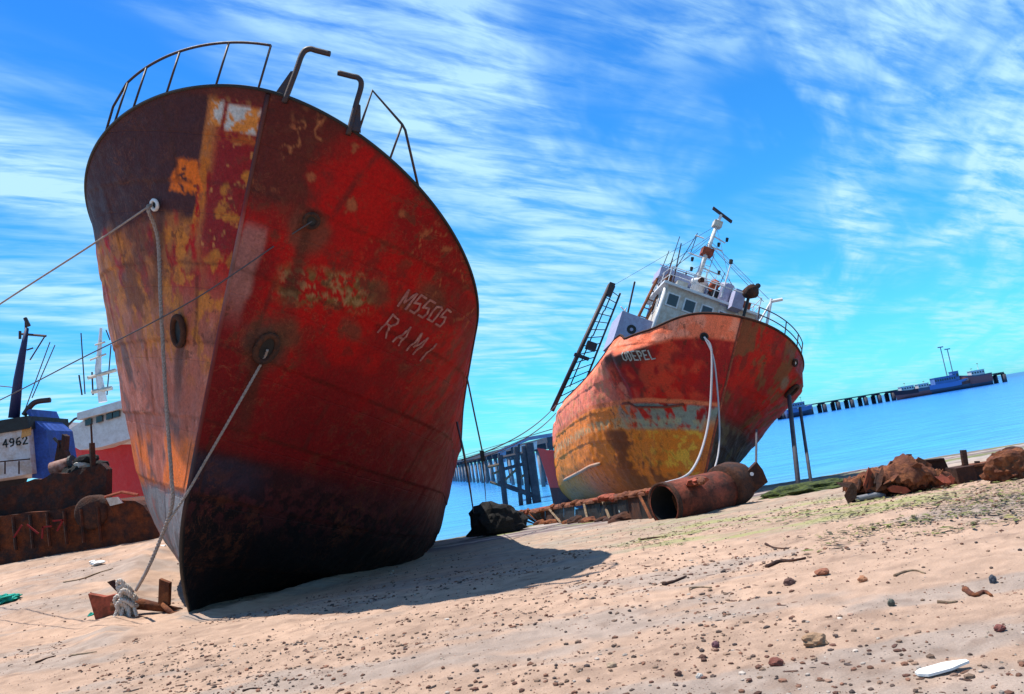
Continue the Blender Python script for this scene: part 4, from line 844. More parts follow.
# ------------------------------------------------------------------ rusty wreckage at the right
RY = gpt(905, 494)
RW = empty('rusted_hull_fragment', gpt(900, 495), label='lumpy orange-brown rusted hull fragment on the sand at the right', cat='wreck')
def seglump(path, radii, seed, name, mt, parent, n=34, amp=.55):
    p = smooth_path(path, 12); k = len(p); rr = np.interp(np.linspace(0, 1, k), np.linspace(0, 1, len(radii)), radii); V = []
    for i in range(k):
        for j in range(n):
            a = 2*math.pi*j/n; V.append(p[i]+np.array([.25*rr[i]*math.cos(a)*0, rr[i]*math.cos(a)*.9, rr[i]*math.sin(a)*.8]))
    V = np.array(V); V += ((fbm(V*3.3+seed, 4)-.5)*amp*rr.repeat(n)+(fbm(V*11+seed, 2)-.5)*.10)[:, None]*2*np.array([.6, .6, 1.]); F = [(i*n+j, i*n+(j+1) % n, (i+1)*n+(j+1) % n, (i+1)*n+j) for i in range(k-1) for j in range(n)]+[tuple(range(n))[::-1], tuple((k-1)*n+j for j in range(n))]
    return link_mesh(name, V, F, mt, parent)
Y0 = RY[1]+.25
seglump([at(x, y, Y0) for x, y in ((846, 487), (862, 483), (885, 478), (905, 474), (922, 477), (940, 480), (954, 481))], [.16, .24, .28, .38, .36, .2, .12], 2, 'rusted_shell', M['rust'], RW)
seglump([at(x, y, Y0+.1) for x, y in ((848, 495), (880, 492), (915, 490), (938, 487))], [.14, .2, .2, .16], 8, 'rusted_underside', M['darkrust'], RW)
m = MB(); pxplate(m, ((888, 488), (893, 485), (906, 487), (911, 491), (905, 494), (891, 492)), Y0-.35, .08); m.build('red_flap', M['redrust'], RW)
m = MB(); m.tube([at(856, 499, Y0-.3), at(875, 495, Y0-.28), at(884, 496, Y0-.2)], .05, 8); m.build('fallen_bar', M['concrete'], RW, True)
m = MB(); m.tube([at(910, 476, Y0), at(909, 454, Y0)], .05, 8); m.build('broken_post', M['rust'], RW)
for k, (x, y) in enumerate(((850, 486), (858, 482), (866, 480), (875, 476))):
    m = MB(); m.tube([at(x, y+8, Y0-.25), at(x+2, y-3, Y0-.18)], .03, 6); m.build('broken_rib', M['darkrust'], RW)
rj = random.Random(31)
for k in range(22):
    x = 848+rj.random()*100; yt = np.interp(x, (846, 875, 905, 925, 955), (482, 473, 462, 466, 477)); c_ = at(x, yt+rj.uniform(2, 18), Y0-rj.uniform(.05, .34)); m = MB()
    u_ = np.array([rj.uniform(.06, .2), rj.uniform(-.08, .08), rj.uniform(-.05, .12)]); v_ = np.array([rj.uniform(-.08, .08), rj.uniform(-.05, .1), rj.uniform(.05, .17)])
    plate(m, [c_-u_-v_*.7, c_+u_*.4-v_, c_+u_-v_*.1, c_+u_*.6+v_*rj.uniform(.5, 1.2), c_-u_*.3+v_*.6, c_-u_*1.1+v_*rj.uniform(.2, 1.)], .018); m.build('torn_shard', M[rj.choice(('rust', 'darkrust', 'rust', 'redrust'))], RW)
SP = empty('steel_plate', gpt(930, 480), label='dark upright steel plate behind the rusted hull fragment', cat='plate')
m = MB(); pxplate(m, ((897, 463), (944, 458), (952, 476), (935, 482), (900, 480)), Y0+.6, .06); m.build('sheet', M['darkrust'], SP)
m = MB(); pxplate(m, ((897, 463), (944, 458), (944, 460), (897, 465)), Y0+.54, .12); m.build('lip', M['darkrust'], SP)
BK = empty('winch_block', gpt(962, 487), label='dark square winch block with a stub post, right of the hull fragment', cat='machinery')
m = MB(); c = at(962, 478, Y0+.2); m.box(c, (.34, .4, .42)); m.build('block', M['darkrust'], BK)
m = MB(); m.tube([at(966, 470, Y0+.25), at(963, 450, Y0+.25)], .06, 8); m.build('stub_post', M['darkrust'], BK)
BM = empty('steel_beam', gpt(990, 480), label='dark rusty beam lying towards the right edge', cat='beam')
m = MB(); a, b = at(968, 474, Y0+.4), at(1040, 463, Y0+.9); m.hexa([a+(0, -.1, -.2), b+(0, -.1, -.2), b+(0, .1, -.2), a+(0, .1, -.2), a+(0, -.1, .13), b+(0, -.1, .13), b+(0, .1, .13), a+(0, .1, .13)]); m.build('web', M['darkrust'], BM)
m = MB(); m.hexa([a+(0, -.18, .13), b+(0, -.18, .13), b+(0, .18, .13), a+(0, .18, .13), a+(0, -.18, .17), b+(0, -.18, .17), b+(0, .18, .17), a+(0, .18, .17)]); m.build('flange', M['rust'], BM)
m = MB(); m.tube([at(978, 470, Y0+.5), at(977, 461, Y0+.5)], .05, 8); m.build('lug', M['darkrust'], BM)
V, F = lump((.36, .3, .30), 12, 4, .6, 2.2); tag(link_mesh('rust_lump', V+gpt(1012, 481)+np.array([.1, .2, .17]), F, M['rust']), 'orange-brown crumbling rust lump at the right edge', 'scrap')
V, F = lump((.22, .2, .2), 14, 3, .4, 2.); tag(link_mesh('bollard', V+at(1014, 457, Y0+1.), F, M['darkrust']), 'dark round bollard head behind the rust lump', 'bollard')
for k, (x, y, l_) in enumerate(((871, 471, 'left of two small dark stones on the mud flat'), (883, 468, 'right of two small dark stones on the mud flat'))):
    V, F = lump((.2, .15, .12), 60+k, 2, .4); tag(link_mesh('stone', V+gpt(x, y), F, M['darkrust']), l_, 'stone')

# ------------------------------------------------------------------ boats
def boat_hull(m, L_, B_, D_, cols, n=14, fore=.35):
    """bow towards +x, origin amidships on the waterline; cols: list of (height fraction, colour)"""
    lev = sorted(set([0, .12, .3, .5, .72, .9, 1.0]+[min(1., h_+e_) for h_, c_ in cols for e_ in (0, .004)])); st_ = np.linspace(0, 1, n); V = []; Cc = []
    for s_ in st_:
        f = min(1, max(0.02, ((1-s_)/fore)))**.6 if s_ > 1-fore else 1-.15*(1-s_)
        for sd_ in (1, -1):
            for l_ in lev:
                wb = f**(1+.8*(1-l_))*(.35+.65*min(1, l_/.4)**.6)*(.85+.15*l_); z = l_*D_*(1+.35*max(0, s_-.5)**1.5*2.2+.06*(1-s_)); x = (s_-.5)*L_+(.09*L_*l_*l_*max(0, s_-.7)/.3)
                V.append((x, sd_*wb*B_/2, z)); cc = [c_ for h_, c_ in cols if l_ <= h_+1e-6][0]; Cc.append(cc)
    k = len(lev); F = []
    for i in range(n-1):
        for sd_ in (0, 1):
            for j in range(k-1):
                a = i*2*k+sd_*k+j; q_ = (a, a+2*k, a+2*k+1, a+1); F.append(q_ if sd_ else q_[::-1])
        F.append((i*2*k+k-1, (i+1)*2*k+k-1, (i+1)*2*k+2*k-1, i*2*k+2*k-1))
    F.append(tuple(list(range(k))+list(range(2*k-1, k-1, -1)))); e = (n-1)*2*k; F.append(tuple([e+j for j in range(k)][::-1]+[e+j for j in range(k, 2*k)]))
    return V, F, Cc
def far_boat(name, loc, ang, L_, B_, D_, cols, house, label, group=None, hcol='white', masts=((-.1, 6.),), cat='boat'):
    o = empty(name, loc, label=label, cat=cat, group=group); o.rotation_euler = (0, 0, ang)
    V, F, Cc = boat_hull(None, L_, B_, D_, cols); link_mesh('hull', V, F, M['paint'], o, col=np.array(Cc), world=False)
    for (x, lx, ly, z, h) in house:
        m = MB(); m.box((x*L_, 0, z+h/2), (lx, ly, h)); hh = m.build('deck_house', M[hcol], o, world=False)
        m = MB(); m.box((x*L_, 0, z+h+.06), (lx+.4, ly+.4, .12)); m.build('roof', M[hcol], o, world=False)
        nw = max(2, int(lx/1.1))
        for k in range(nw):
            for sd_ in (1, -1):
                m = MB(); m.box((x*L_-lx/2+(k+.5)*lx/nw, sd_*ly/2, z+h*.62), (lx/nw*.6, .08, h*.3)); m.build('window', M['glass'], hh, world=False)
    for (x, h) in masts:
        m = MB(); m.tube([(x*L_, 0, D_*.8), (x*L_-.2, 0, D_+h)], [.14, .07], 6); ms = m.build('mast', M[hcol], o, world=False)
        m = MB(); m.tube([(x*L_-.15, -h*.16, D_+h*.6), (x*L_-.15, h*.16, D_+h*.6)], .06, 5); m.build('yard', M[hcol], ms, world=False)
        m = MB(); m.box((x*L_-.2, 0, D_+h), (.5, .9, .2)); m.build('radar', M['railsteel'], ms, world=False)
    m = MB()
    pts = [(L_*.5*q_+.05*L_, 0, D_*1.0) for q_ in (.5, .9)]
    return o
# red and white trawler far left, behind the rusty barge
P0 = at(62, 437, 40.)
RT = far_boat('moored_trawler', (P0[0]+6.6, 42.5, -.3), math.pi, 14, 6.4, 6.0, [(.84, (.50, .008, .016)), (1.0, (.70, .66, .68))], [], 'red-hulled trawler with white upperworks behind the rusty barge at the left', masts=(), cat='ship')
def rt(name, pts, Y, th, mt, par=RT):
    m = MB(); pxplate(m, pts, Y, th); o = m.build(name, M[mt], None, base=False); o.parent = RT; o.matrix_parent_inverse = (Matrix.Translation(RT.location)@Matrix.Rotation(math.pi, 4, 'Z')).inverted(); return o
rt('bridge_front', ((63, 441), (70, 429), (84, 420), (122, 408), (140, 404), (140, 436), (101, 447), (80, 450)), 39.0, 3.5, 'white')
rt('bridge_roof', ((77, 413), (122, 400), (140, 395), (140, 405), (123, 408), (77, 420)), 38.6, 4.5, 'white')
for k, (x, y) in enumerate(((85, 417.5), (96, 414.5), (106, 411.5), (113, 409.5))):
    rt('window', ((x, y+2.5), (x+6, y+.7), (x+6, y+6.7), (x, y+8.5)), 38.85, .3, 'glass')
m = MB(); m.tube([at(103, 402, 42), at(98, 370, 42), at(101, 328, 42)], [.22, .16, .07], 8); o = m.build('mast', M['white'], None, base=False); o.parent = RT; o.matrix_parent_inverse = (Matrix.Translation(RT.location)@Matrix.Rotation(math.pi, 4, 'Z')).inverted()
for (x1, y1, x2, y2, r1) in ((88, 378, 116, 370, .10), (92, 392, 112, 388, .12), (82, 395, 79, 375, .04), (85, 394, 81, 333, .03), (90, 360, 106, 354, .05), (107, 395, 111, 345, .03), (93, 395, 92, 372, .04), (95, 345, 105, 342, .05), (110, 340, 106, 330, .03)):
    m = MB(); m.tube([at(x1, y1, 41.9), at(x2, y2, 41.9)], r1, 6); o2 = m.build('aerial' if r1 < .05 else 'yard', M['railsteel'] if r1 < .05 else M['cream'], None, base=False); o2.parent = RT; o2.matrix_parent_inverse = o.matrix_parent_inverse
rt('fore_rail', ((60, 431), (74, 418), (80, 416), (80, 418), (74, 420), (61, 433)), 40.5, .08, 'railsteel')

# blue and white work boat with the number on its wheelhouse
BBY = 30.
BB = empty('work_boat', at(20, 520, BBY+1.5), label='blue and white work boat numbered 4962 at the left edge', cat='boat')
m = MB(); m.cur = (.02, .02, .03); V, F, Cc = boat_hull(None, 8, 3.4, 1.5, [(1., (.02, .02, .03))]); V = np.array(V)@np.array([[1, 0, 0], [0, 1, 0], [0, 0, 1.]])+at(-85, 500, BBY+1.8)-(0, 0, 1.3); link_mesh('hull', V, F, M['paint'], BB, col=np.array(Cc))
a = at(29, 474, BBY); b = at(31, 428, BBY); x1 = (a[0]+b[0])/2; m = MB(); m.box((x1-2.0, BBY+1.2, (a[2]+b[2])/2), (4.0, 2.4, b[2]-a[2])); WHB = m.build('wheelhouse', mat('stained_white', (.62, .58, .60), .6, vary=.25, scale=2.5, color2=(.5, .38, .32)), BB)
m = MB(); pxplate(m, ((22, 428), (31, 427), (31, 435), (21, 438)), BBY-.03, .02); m.build('rust_patch', mat('orange_stain', (.6, .3, .1), .8, vary=.4), WHB)
m = MB(); m.box((x1-2.0, BBY+1.2, b[2]+.22), (4.2, 2.7, .46)); m.build('wheelhouse_roof', M['black'], BB)
m = MB(); pxplate(m, ((32, 478), (31.5, 420), (26, 412), (29, 409), (34, 420), (46, 430), (52, 470), (51, 480)), BBY+.3, 1.8); m.build('engine_casing', M['blue'], BB)
m = MB(); m.tube([at(14, 418, BBY+.8), at(18, 380, BBY+.8), at(23, 350, BBY+.8), at(27, 328, BBY+.8)], [.2, .16, .12, .07], 8); MSB = m.build('mast', mat('navy_paint', (.015, .02, .09), .6), BB, True)
for pts, r1, nm in ((((22, 334), (46, 336)), .05, 'crosstree'), (((26, 330), (26, 318)), .05, 'mast_lamp'), (((45, 336), (30, 360)), .025, 'stay'), (((20, 331), (20, 339)), .05, 'mast_lamp'), (((27, 350), (33, 348)), .03, 'bracket'), (((25, 318), (29, 326)), .07, 'mast_lamp')):
    m = MB(); m.tube([at(*p_, BBY+.8) for p_ in pts], r1, 6); m.build(nm, M['railsteel'], MSB)
for (x1_, y1_, x2_, y2_) in ((25, 410, 50, 342), (0, 386, 20, 388), (32, 398, 55, 345)):
    m = MB(); m.tube([at(x1_, y1_, BBY+1), at(x2_, y2_, BBY+1)], .02, 5); m.build('stay', M['wire'], BB)
m = MB(); m.tube(smooth_path([at(24, 415, BBY+.6), at(29, 408, BBY+.6), at(36, 402, BBY+.6), at(50, 400, BBY+.6)], 5), .10, 10); m.build('exhaust_pipe', M['railsteel'], BB, True)
m = MB(); m.tube([at(-3, 462, BBY-.3), at(30, 459, BBY-.3)], .025, 6); gr = m.build('guard_rail', M['darkrust'], BB)
for x in (5, 19): m = MB(); m.tube([at(x, 461, BBY-.3), at(x, 474, BBY-.3)], .025, 6); m.build('post', M['darkrust'], gr)
dm = at(3.2, 447.5, BBY-.012)
for ci, ch in enumerate('4962'):
    m = MB()
    for pl in strokes(ch, 0, .27, .17, .06):
        q_ = [dm+np.array([ci*.245+u_, 0, v_]) for u_, v_ in pl]; ribbon(m, q_, [np.array([0, -1., 0])]*len(q_), .045)
    m.build('number_digit', M['black'], WHB)

# rusty barge along the left edge
GY_ = 25.2
BG = empty('rusty_barge', gpt(60, 552), label='dark rusty barge hull with torn deck edge along the left edge', cat='wreck')
def slab(name, ptop, pbot, Y, depth, mt, seed, amp=.12):
    n = 30; t = np.linspace(0, 1, n); xs_ = [p[0] for p in ptop]; X_ = np.linspace(xs_[0], xs_[-1], n); yt = np.interp(X_, xs_, [p[1] for p in ptop]); yb = np.interp(X_, [p[0] for p in pbot], [p[1] for p in pbot])
    rows = 8; V = []
    for j in range(rows+1):
        for i in range(n):
            p = at(X_[i], yb[i]+(yt[i]-yb[i])*j/rows, Y); V.append(p)
    V = np.array(V); V[:, 1] += (fbm(V*1.2+seed, 3)-.5)*amp*2; V[:, 2] += (fbm(V*3+seed, 3)-.5)*amp*(np.arange(len(V))//n > rows-2)
    B_ = V[-n:]+np.array([0, depth, 0]); C_ = V[:n]+np.array([0, depth, 0]); A_ = np.vstack([V, B_, C_]); F = [(j*n+i, j*n+i+1, (j+1)*n+i+1, (j+1)*n+i) for j in range(rows+2) for i in range(n-1)]
    k = rows+3; F += [tuple(j*n for j in range(k))[::-1], tuple(j*n+n-1 for j in range(k))]
    return link_mesh(name, A_, F, M[mt], BG)
M['bargerust'] = mat('barge_rust', (.022, .008, .006), .9, vary=.6, scale=2.6, color2=(.09, .022, .008), bump=.8, bscale=9, bdist=.08)
M['bargeorange'] = mat('barge_orange_rust', (.03, .009, .006), .9, vary=.6, scale=1.6, color2=(.15, .035, .008), bump=.8, bscale=9, bdist=.08)
slab('hull_side', ((-70, 522), (0, 516), (60, 509), (112, 500), (140, 502), (158, 526)), ((-70, 580), (0, 565), (100, 554), (160, 545)), GY_, 3., 'bargeorange', 1)
slab('upper_side', ((-70, 500), (0, 489), (22, 482), (40, 480), (52, 473), (76, 472), (84, 466), (92, 467), (104, 461), (107, 470)), ((-70, 545), (0, 535), (60, 525), (108, 512)), GY_+.5, .35, 'bargerust', 5, .2)
c0 = at(95, 512, GY_+.2); m = MB(); m.lathe(c0-(0, .3, 0), (0, 1, 0), [(0, 0), (0, .45), (.06, .52), (.6, .52), (.6, 0)], 24); m.build('half_drum', M['darkrust'], BG, True)
m = MB(); m.tube([at(105, 497, GY_-.1), at(122, 492, GY_-.1), at(138, 495, GY_-.1)], .05, 6); m.build('deck_edge', M['redrust'], BG)
m = MB(); pxplate(m, ((106, 498), (117, 497), (122, 503), (110, 506)), GY_-.2, .1); m.build('pale_flake', M['cream'], BG)
for k in range(7):
    x = -4+k*17; m = MB(); m.tube([at(x, 519-k*2.0, GY_-.1), at(x+3, 552-k*1.9, GY_-.12)], .05, 6); m.build('hull_frame', M['bargerust'], BG)
for k, (x, y) in enumerate(((14, 537), (28, 535), (42, 538), (54, 531))):
    m = MB(); pl = [[(0, 0), (.25, .3)], [(0, .3), (.3, .0)], [(0, 0), (.05, .32), (.3, .3)], [(.0, .3), (.3, .28), (.1, 0)]][k]
    p0 = at(x, y, GY_-.35); ribbon(m, [p0+np.array([u_, 0, v_]) for u_, v_ in pl], [np.array([0, -1., 0])]*len(pl), .05); m.build('red_mark', mat('red_mark', (.22, .012, .012), .9, vary=.5), BG)
TKb = empty('steel_drum', at(62, 478, GY_+1.5), label='pale rusty cylinder lying on the barge beside the blue boat', cat='drum')
m = MB(); a, b = at(52, 469, GY_+1.4), at(73, 463, GY_+1.4); m.lathe(a, b-a, [(0, 0), (0, .22), (np.linalg.norm(b-a), .22), (np.linalg.norm(b-a), 0)], 18); m.build('shell', mat('pale_rust', (.36, .20, .16), .8, vary=.3, scale=5, color2=(.22, .09, .06)), TKb, True)
m = MB(); m.lathe(b, b-a, [(-.06, .1), (-.06, .26), (.02, .26), (.02, .1)], 18); m.build('rim', M['black'], TKb)
DV = empty('winch', at(62, 470, GY_+2.2), label='dark red winch frame standing behind the pale cylinder', cat='machinery')
m = MB(); pxplate(m, ((54, 462), (58, 440), (60, 452), (62, 434), (65, 436), (64, 450), (69, 462)), GY_+2.2, .3); m.build('frame', M['darkrust'], DV)
m = MB(); m.tube([at(54, 438, GY_+2.3), at(62, 446, GY_+2.3)], .05, 6); m.build('arm', M['black'], DV)
PO = empty('bitts_post', at(92, 465, GY_+1.), label='dark post standing on the barge before the red trawler', cat='post')
m = MB(); m.tube([at(93, 468, GY_+1), at(92, 443, GY_+1)], .09, 8); m.build('post', M['darkrust'], PO); m = MB(); m.tube([at(92, 443, GY_+1), at(91, 424, GY_+1)], .03, 6); m.build('spike', M['darkrust'], PO)
for k, (x, y, sx) in enumerate(((78, 470, .35), (84, 466, .3), (72, 473, .3), (88, 460, .42), (100, 466, .25))):
    V, F = lump((sx, .3, .2), 70+k, 2, .5); link_mesh('deck_scrap', V+at(x, y, GY_+1.3), F, M['cream'] if k == 1 else M['net'], BG)

# ------------------------------------------------------------------ jetties
def jetty(name, A_, B_, z, wd, span, label, pr=.28, rail=True, stub=None):
    A_ = np.array(A_, float); B_ = np.array(B_, float); L_ = np.linalg.norm(B_-A_); d = (B_-A_)/L_; nrm = np.array([-d[1], d[0]])
    o = empty(name, (*A_, SEA), label=label, cat='jetty')
    def pt(s_, off, z_): q_ = A_+d*s_+nrm*off; return np.array([q_[0], q_[1], z_])
    m = MB(); m.hexa([pt(0, -wd/2, z-.5), pt(L_, -wd/2, z-.5), pt(L_, wd/2, z-.5), pt(0, wd/2, z-.5), pt(0, -wd/2, z), pt(L_, -wd/2, z), pt(L_, wd/2, z), pt(0, wd/2, z)]); m.build('deck', M['darkconc'], o)
    k = int(L_/span)
    for i in range(k+1):
        m = MB(); m.hexa([pt(i*span, -wd/2-.1, z-1.1), pt(i*span+.6, -wd/2-.1, z-1.1), pt(i*span+.6, wd/2+.1, z-1.1), pt(i*span, wd/2+.1, z-1.1), pt(i*span, -wd/2-.1, z-.51), pt(i*span+.6, -wd/2-.1, z-.51), pt(i*span+.6, wd/2+.1, z-.51), pt(i*span, wd/2+.1, z-.51)]); m.build('cross_head', M['darkconc'], o)
        for off in (-wd*.42, wd*.42):
            m = MB(); m.tube([pt(i*span+.3, off, SEA-2), pt(i*span+.3, off, z-1.09)], pr, 8); m.build('pile', M['concrete' if pr < 1 else 'darkconc'], o, True)
    if rail:
        for lev in (.5, 1.):
            m = MB(); m.tube([pt(0, -wd/2, z+lev), pt(L_, -wd/2, z+lev)], .05, 5); m.build('guard_rail', M['railsteel'], o)
    return o
jetty('jetty', (3.5, 78), (-40, 330), 2.9, 3.4, 7., 'grey jetty on piles running out between the two trawlers', .22)
jetty('jetty', (90, 402), (229, 398), 3.0, 9., 6.6, 'long far jetty on dark piles at the right horizon', 1.1, False)
# mooring dolphin and gangway at the near jetty
DO = empty('mooring_dolphin', at(515, 495, 60), label='dark timber mooring dolphin with braces beside the far trawler stern', cat='dolphin')
for (x1, y1, x2, y2, r1) in ((536, 500, 529, 443, .32), (503, 492, 500, 455, .2), (519, 498, 516, 447, .16), (527, 500, 524, 446, .2)):
    m = MB(); m.tube([at(x1, y1, 60)-(0, 0, 1.5), at(x2, y2, 60)], r1, 8); m.build('pile', M['darkconc'], DO)
for (x1, y1, x2, y2, r1) in ((498, 483, 535, 496, .2), (500, 470, 531, 462, .14), (500, 458, 528, 452, .14), (503, 482, 520, 466, .1), (488, 467, 502, 464, .12), (492, 474, 503, 470, .1), (490, 482, 502, 486, .1), (518, 480, 530, 470, .1)):
    m = MB(); m.tube([at(x1, y1, 60), at(x2, y2, 60)], r1, 6); m.build('brace', M['wood'] if r1 < .13 else M['darkconc'], DO)
GW = empty('gangway_shed', at(525, 452, 66), label='pale blue gangway shed on the jetty behind the far trawler', cat='shed')
M['paleblue'] = mat('pale_blue_paint', (.30, .36, .52), .7, vary=.15, scale=1., color2=(.24, .28, .44))
m = MB(); pxplate(m, ((498, 450), (527, 437), (552, 433), (552, 436), (529, 440), (498, 453)), 65., 2.); m.build('sloping_roof', M['paleblue'], GW)
m = MB(); pxplate(m, ((500, 453), (505, 451), (505, 462), (500, 463)), 65.2, 2.6); m.build('end_wall', M['paleblue'], GW)
m = MB(); pxplate(m, ((520, 446), (537, 441), (537, 449), (520, 453)), 65.2, .4); m.build('wall', M['white'], GW)
for x in (512, 519): m = MB(); m.tube([at(x, 460, 65.3), at(x, 446-(x-512)*.4, 65.3)], .1, 6); m.build('post', M['darkconc'], GW)
RS_ = far_boat('moored_boat', (at(543, 470, 50)[0]+2.6, 52.5, SEA+.1), math.radians(178), 4.6, 2.4, 2.9, [(.3, (.10, .03, .03)), (1., (.62, .06, .05))], [], 'small red boat bow showing behind the far trawler stern', masts=())
# far boats and masts on the right jetty
M['farblue'] = mat('far_blue_paint', (.10, .20, .46), .7, vary=.15, scale=.6, color2=(.14, .25, .5))
def fb(px, ang, L_, B_, D_, cols, house, label, masts, Y=389, hcol='white', group='vessels moored at the far jetty'):
    p = at(px, 400, Y); p[2] = SEA; return far_boat('moored_boat', p, ang, L_, B_, D_, cols, house, label, group, hcol, masts)
DK = (.09, .10, .14); RD = (.34, .10, .09)  # far vessel colours paled and blued, distance haze painted in
fb(981, math.pi*.98, 13, 6, 5.2, [(.3, DK), (.9, RD), (1., DK)], [(-.05, 6, 4, 5.0, 2.6)], 'dark red vessel with white bridge at the outer end of the far jetty', ((-.15, 5.5), (.1, 3.5)))
fb(952, 0., 20, 6, 4., [(.5, DK), (1., (.12, .22, .48))], [(-.1, 10, 4.5, 3.8, 3.4), (.18, 3, 3, 4, 4.8)], 'blue vessel with long blue deckhouse beside the far jetty', (), hcol='farblue')
fb(928, 0., 13, 5, 3.6, [(.6, RD), (1., DK)], [(-.1, 5, 3.5, 3.4, 2.2)], 'dark vessel with low white house left of the blue vessel', ((.0, 3.),))
fb(910, math.pi, 12, 5, 3.6, [(.5, RD), (1., (.05, .02, .03))], [(.05, 6, 3.5, 3.3, 2.4)], 'leftmost vessel at the far jetty with white house', ((.1, 3.5),))
fb(966, 0., 10, 5, 3.4, [(.6, DK), (1., (.16, .05, .04))], [(.1, 3, 3, 3, 1.6)], 'low dark vessel between the blue and red ones at the far jetty', ())
fb(796, 0., 12, 5., 3.8, [(.55, (.05, .06, .10)), (1., (.12, .18, .36))], [(-.05, 7, 4, 4.1, 2.4)], 'blue vessel half hidden behind the far trawler bow', ((-.1, 7.), (.2, 5.)), hcol='paleblue')
for x, yt, lab in ((949, 347, 'taller left lamp mast on the far jetty'), (955.5, 349, 'right lamp mast on the far jetty')):
    a = at(x, 384, 402); b = at(x-5, yt, 402); o = empty('lamp_mast', a, label=lab, cat='lamp post', group='lamp masts on the far jetty'); m = MB(); m.tube([(a[0], 402, 3.), (a[0], 402, b[2])], .22, 6); m.build('pole', M['paleblue'], o); m = MB(); m.box((a[0], 402, b[2]+.2), (2.6, .6, .5)); m.build('lamp_head', M['paleblue'], o)

# ------------------------------------------------------------------ stones, drift and litter on the sand
STC = [(.14, .06, .04), (.20, .09, .055), (.11, .07, .055), (.26, .16, .11), (.08, .055, .05), (.28, .13, .08), (.30, .19, .13)]
def stone(px, py, w, h, seed, label, col, amp=.4):
    g = gpt(px, py); k = g[1]/FPX; return lumpthing('stone', g-(0, 0, h*k*.25), (w*k*.40, w*k*.32, h*k*.48), M['stone'], seed, label, 'stone', 'loose stones on the sand', amp, 2., 3, col=col)
stone(815, 647, 30, 15, 3, 'large porous brown rock in the right foreground', (.28, .17, .10), .55)
stone(777, 666, 17, 11, 4, 'dark red stone left of and below the porous rock', (.16, .05, .035))
stone(823, 576, 18, 8, 5, 'red-brown chunk at the right end of the drift line', (.24, .09, .05))
stone(790, 585, 13, 9, 6, 'dark chunk left of the red-brown chunk on the drift line', (.10, .05, .04))
stone(863, 582, 11, 7, 7, 'small orange-brown stone right of the drift line', (.32, .14, .07))
stone(994, 584, 9, 10, 8, 'dark grey upright stone near the right edge', (.06, .065, .08))
stone(892, 606, 9, 8, 9, 'dark green-grey stone in the right middle of the sand', (.07, .075, .06))
stone(1000, 631, 13, 7, 10, 'dark red flat stone near the lower right edge', (.16, .05, .04))
stone(716, 648, 9, 8, 11, 'small dark purple stone below the middle of the sand', (.12, .05, .06))
stone(679, 677, 9, 6, 12, 'dark flat stone at the bottom right of centre', (.12, .06, .045))
stone(700, 679, 9, 7, 13, 'pale grey stone beside the dark flat stone at the bottom', (.42, .38, .34))
stone(612, 668, 12, 6, 14, 'tan flat stone at the bottom centre', (.34, .24, .16))
def stick(pts, r1, label, mt='wood', name='driftwood_stick', cat='driftwood'):
    P_ = [gpt(*p_)+np.array([0, 0, r1*.3]) for p_ in pts]; m = MB(); q_ = smooth_path(P_, 5); m.tube(q_, np.linspace(r1*.75, r1*.3, len(q_))*(1+.25*(np.random.default_rng(len(label)).random(len(q_))-.5)), 7); return tag(m.build(name, M[mt], smooth=True), label, cat, 'driftwood on the sand')
stick(((767, 568), (780, 563), (793, 562), (806, 560)), .035, 'dark driftwood stick above the red-brown chunk', 'darkrust')
stick(((664, 586), (675, 583), (687, 579)), .03, 'short dark stick on the left of the drift line', 'darkrust')
stick(((690, 590), (700, 588), (712, 589)), .02, 'thin stick just right of the short dark stick', 'wood')
stick(((895, 577), (905, 573), (916, 572), (926, 575)), .02, 'curved tan twig right of the drift line', 'wood')
stick(((966, 592), (975, 597), (985, 594), (992, 598)), .035, 'orange-brown rusty twist of scrap at the right', 'rust')
stick(((938, 604), (948, 605), (958, 603)), .02, 'thin brown stick below the curved twig', 'wood')
stick(((36, 664), (46, 660), (56, 657)), .022, 'dark stick in the lower left foreground', 'darkrust')
stick(((72, 656), (84, 655), (97, 654)), .018, 'flat brown stick right of the dark one in the lower left', 'wood')
stick(((243, 692), (252, 691), (262, 690)), .016, 'dark piece of wood at the bottom edge', 'darkrust')
stick(((64, 583), (80, 580), (98, 574), (113, 569)), .03, 'long low weathered branch left of the anchor', 'wood')
stick(((640, 541), (652, 539), (664, 538)), .03, 'dark branch on the sand right of the shadow', 'darkrust')
stick(((766, 545), (774, 549), (786, 550)), .025, 'dark forked twig above the drift line', 'darkrust')
F0 = gpt(943, 672); k = F0[1]/FPX; xs_ = np.linspace(-25, 25, 16)*k; m = MB(); V = []
top = [5*k*min(1, (i+1)/3)*(1 if i < 9 else 1-(i-9)/9) for i in range(16)]
outl = [(x, t_*.8+.0) for x, t_ in zip(xs_, top)]+[(x, -t_*.9) for x, t_ in zip(xs_[::-1], top[::-1])]
plate(m, [F0+np.array([x, y*2.2, .03+.012*math.sin(x*9+y*5)]) for x, y in outl], .014, (0, 0, -1)); tag(m.build('foam_board', M['foam']), 'white piece of foam board lying in the lower right foreground', 'litter')
for k_, (x, y, w_, lab) in enumerate(((98, 566, 15, 'white scrap on the sand left of the near stem'), (160, 549, 11, 'white scrap in front of the near hull left edge'), (93, 563, 8, 'small white scrap beside the larger one at the left'))):
    g = gpt(x, y); kk = g[1]/FPX; lumpthing('litter_scrap', g, (w_*kk*.5, w_*kk*.35, w_*kk*.14), M['foam'], 80+k_, lab, 'litter', 'white scraps on the sand', .5, 2.4, 2)
V, F = lump((.30, .24, .10), 91, 4, .7, 3.2); tag(link_mesh('net_scrap', V+gpt(6, 603)+np.array([-.03, 0, .06]), F, M['green']), 'bright green net scrap at the left edge', 'net')
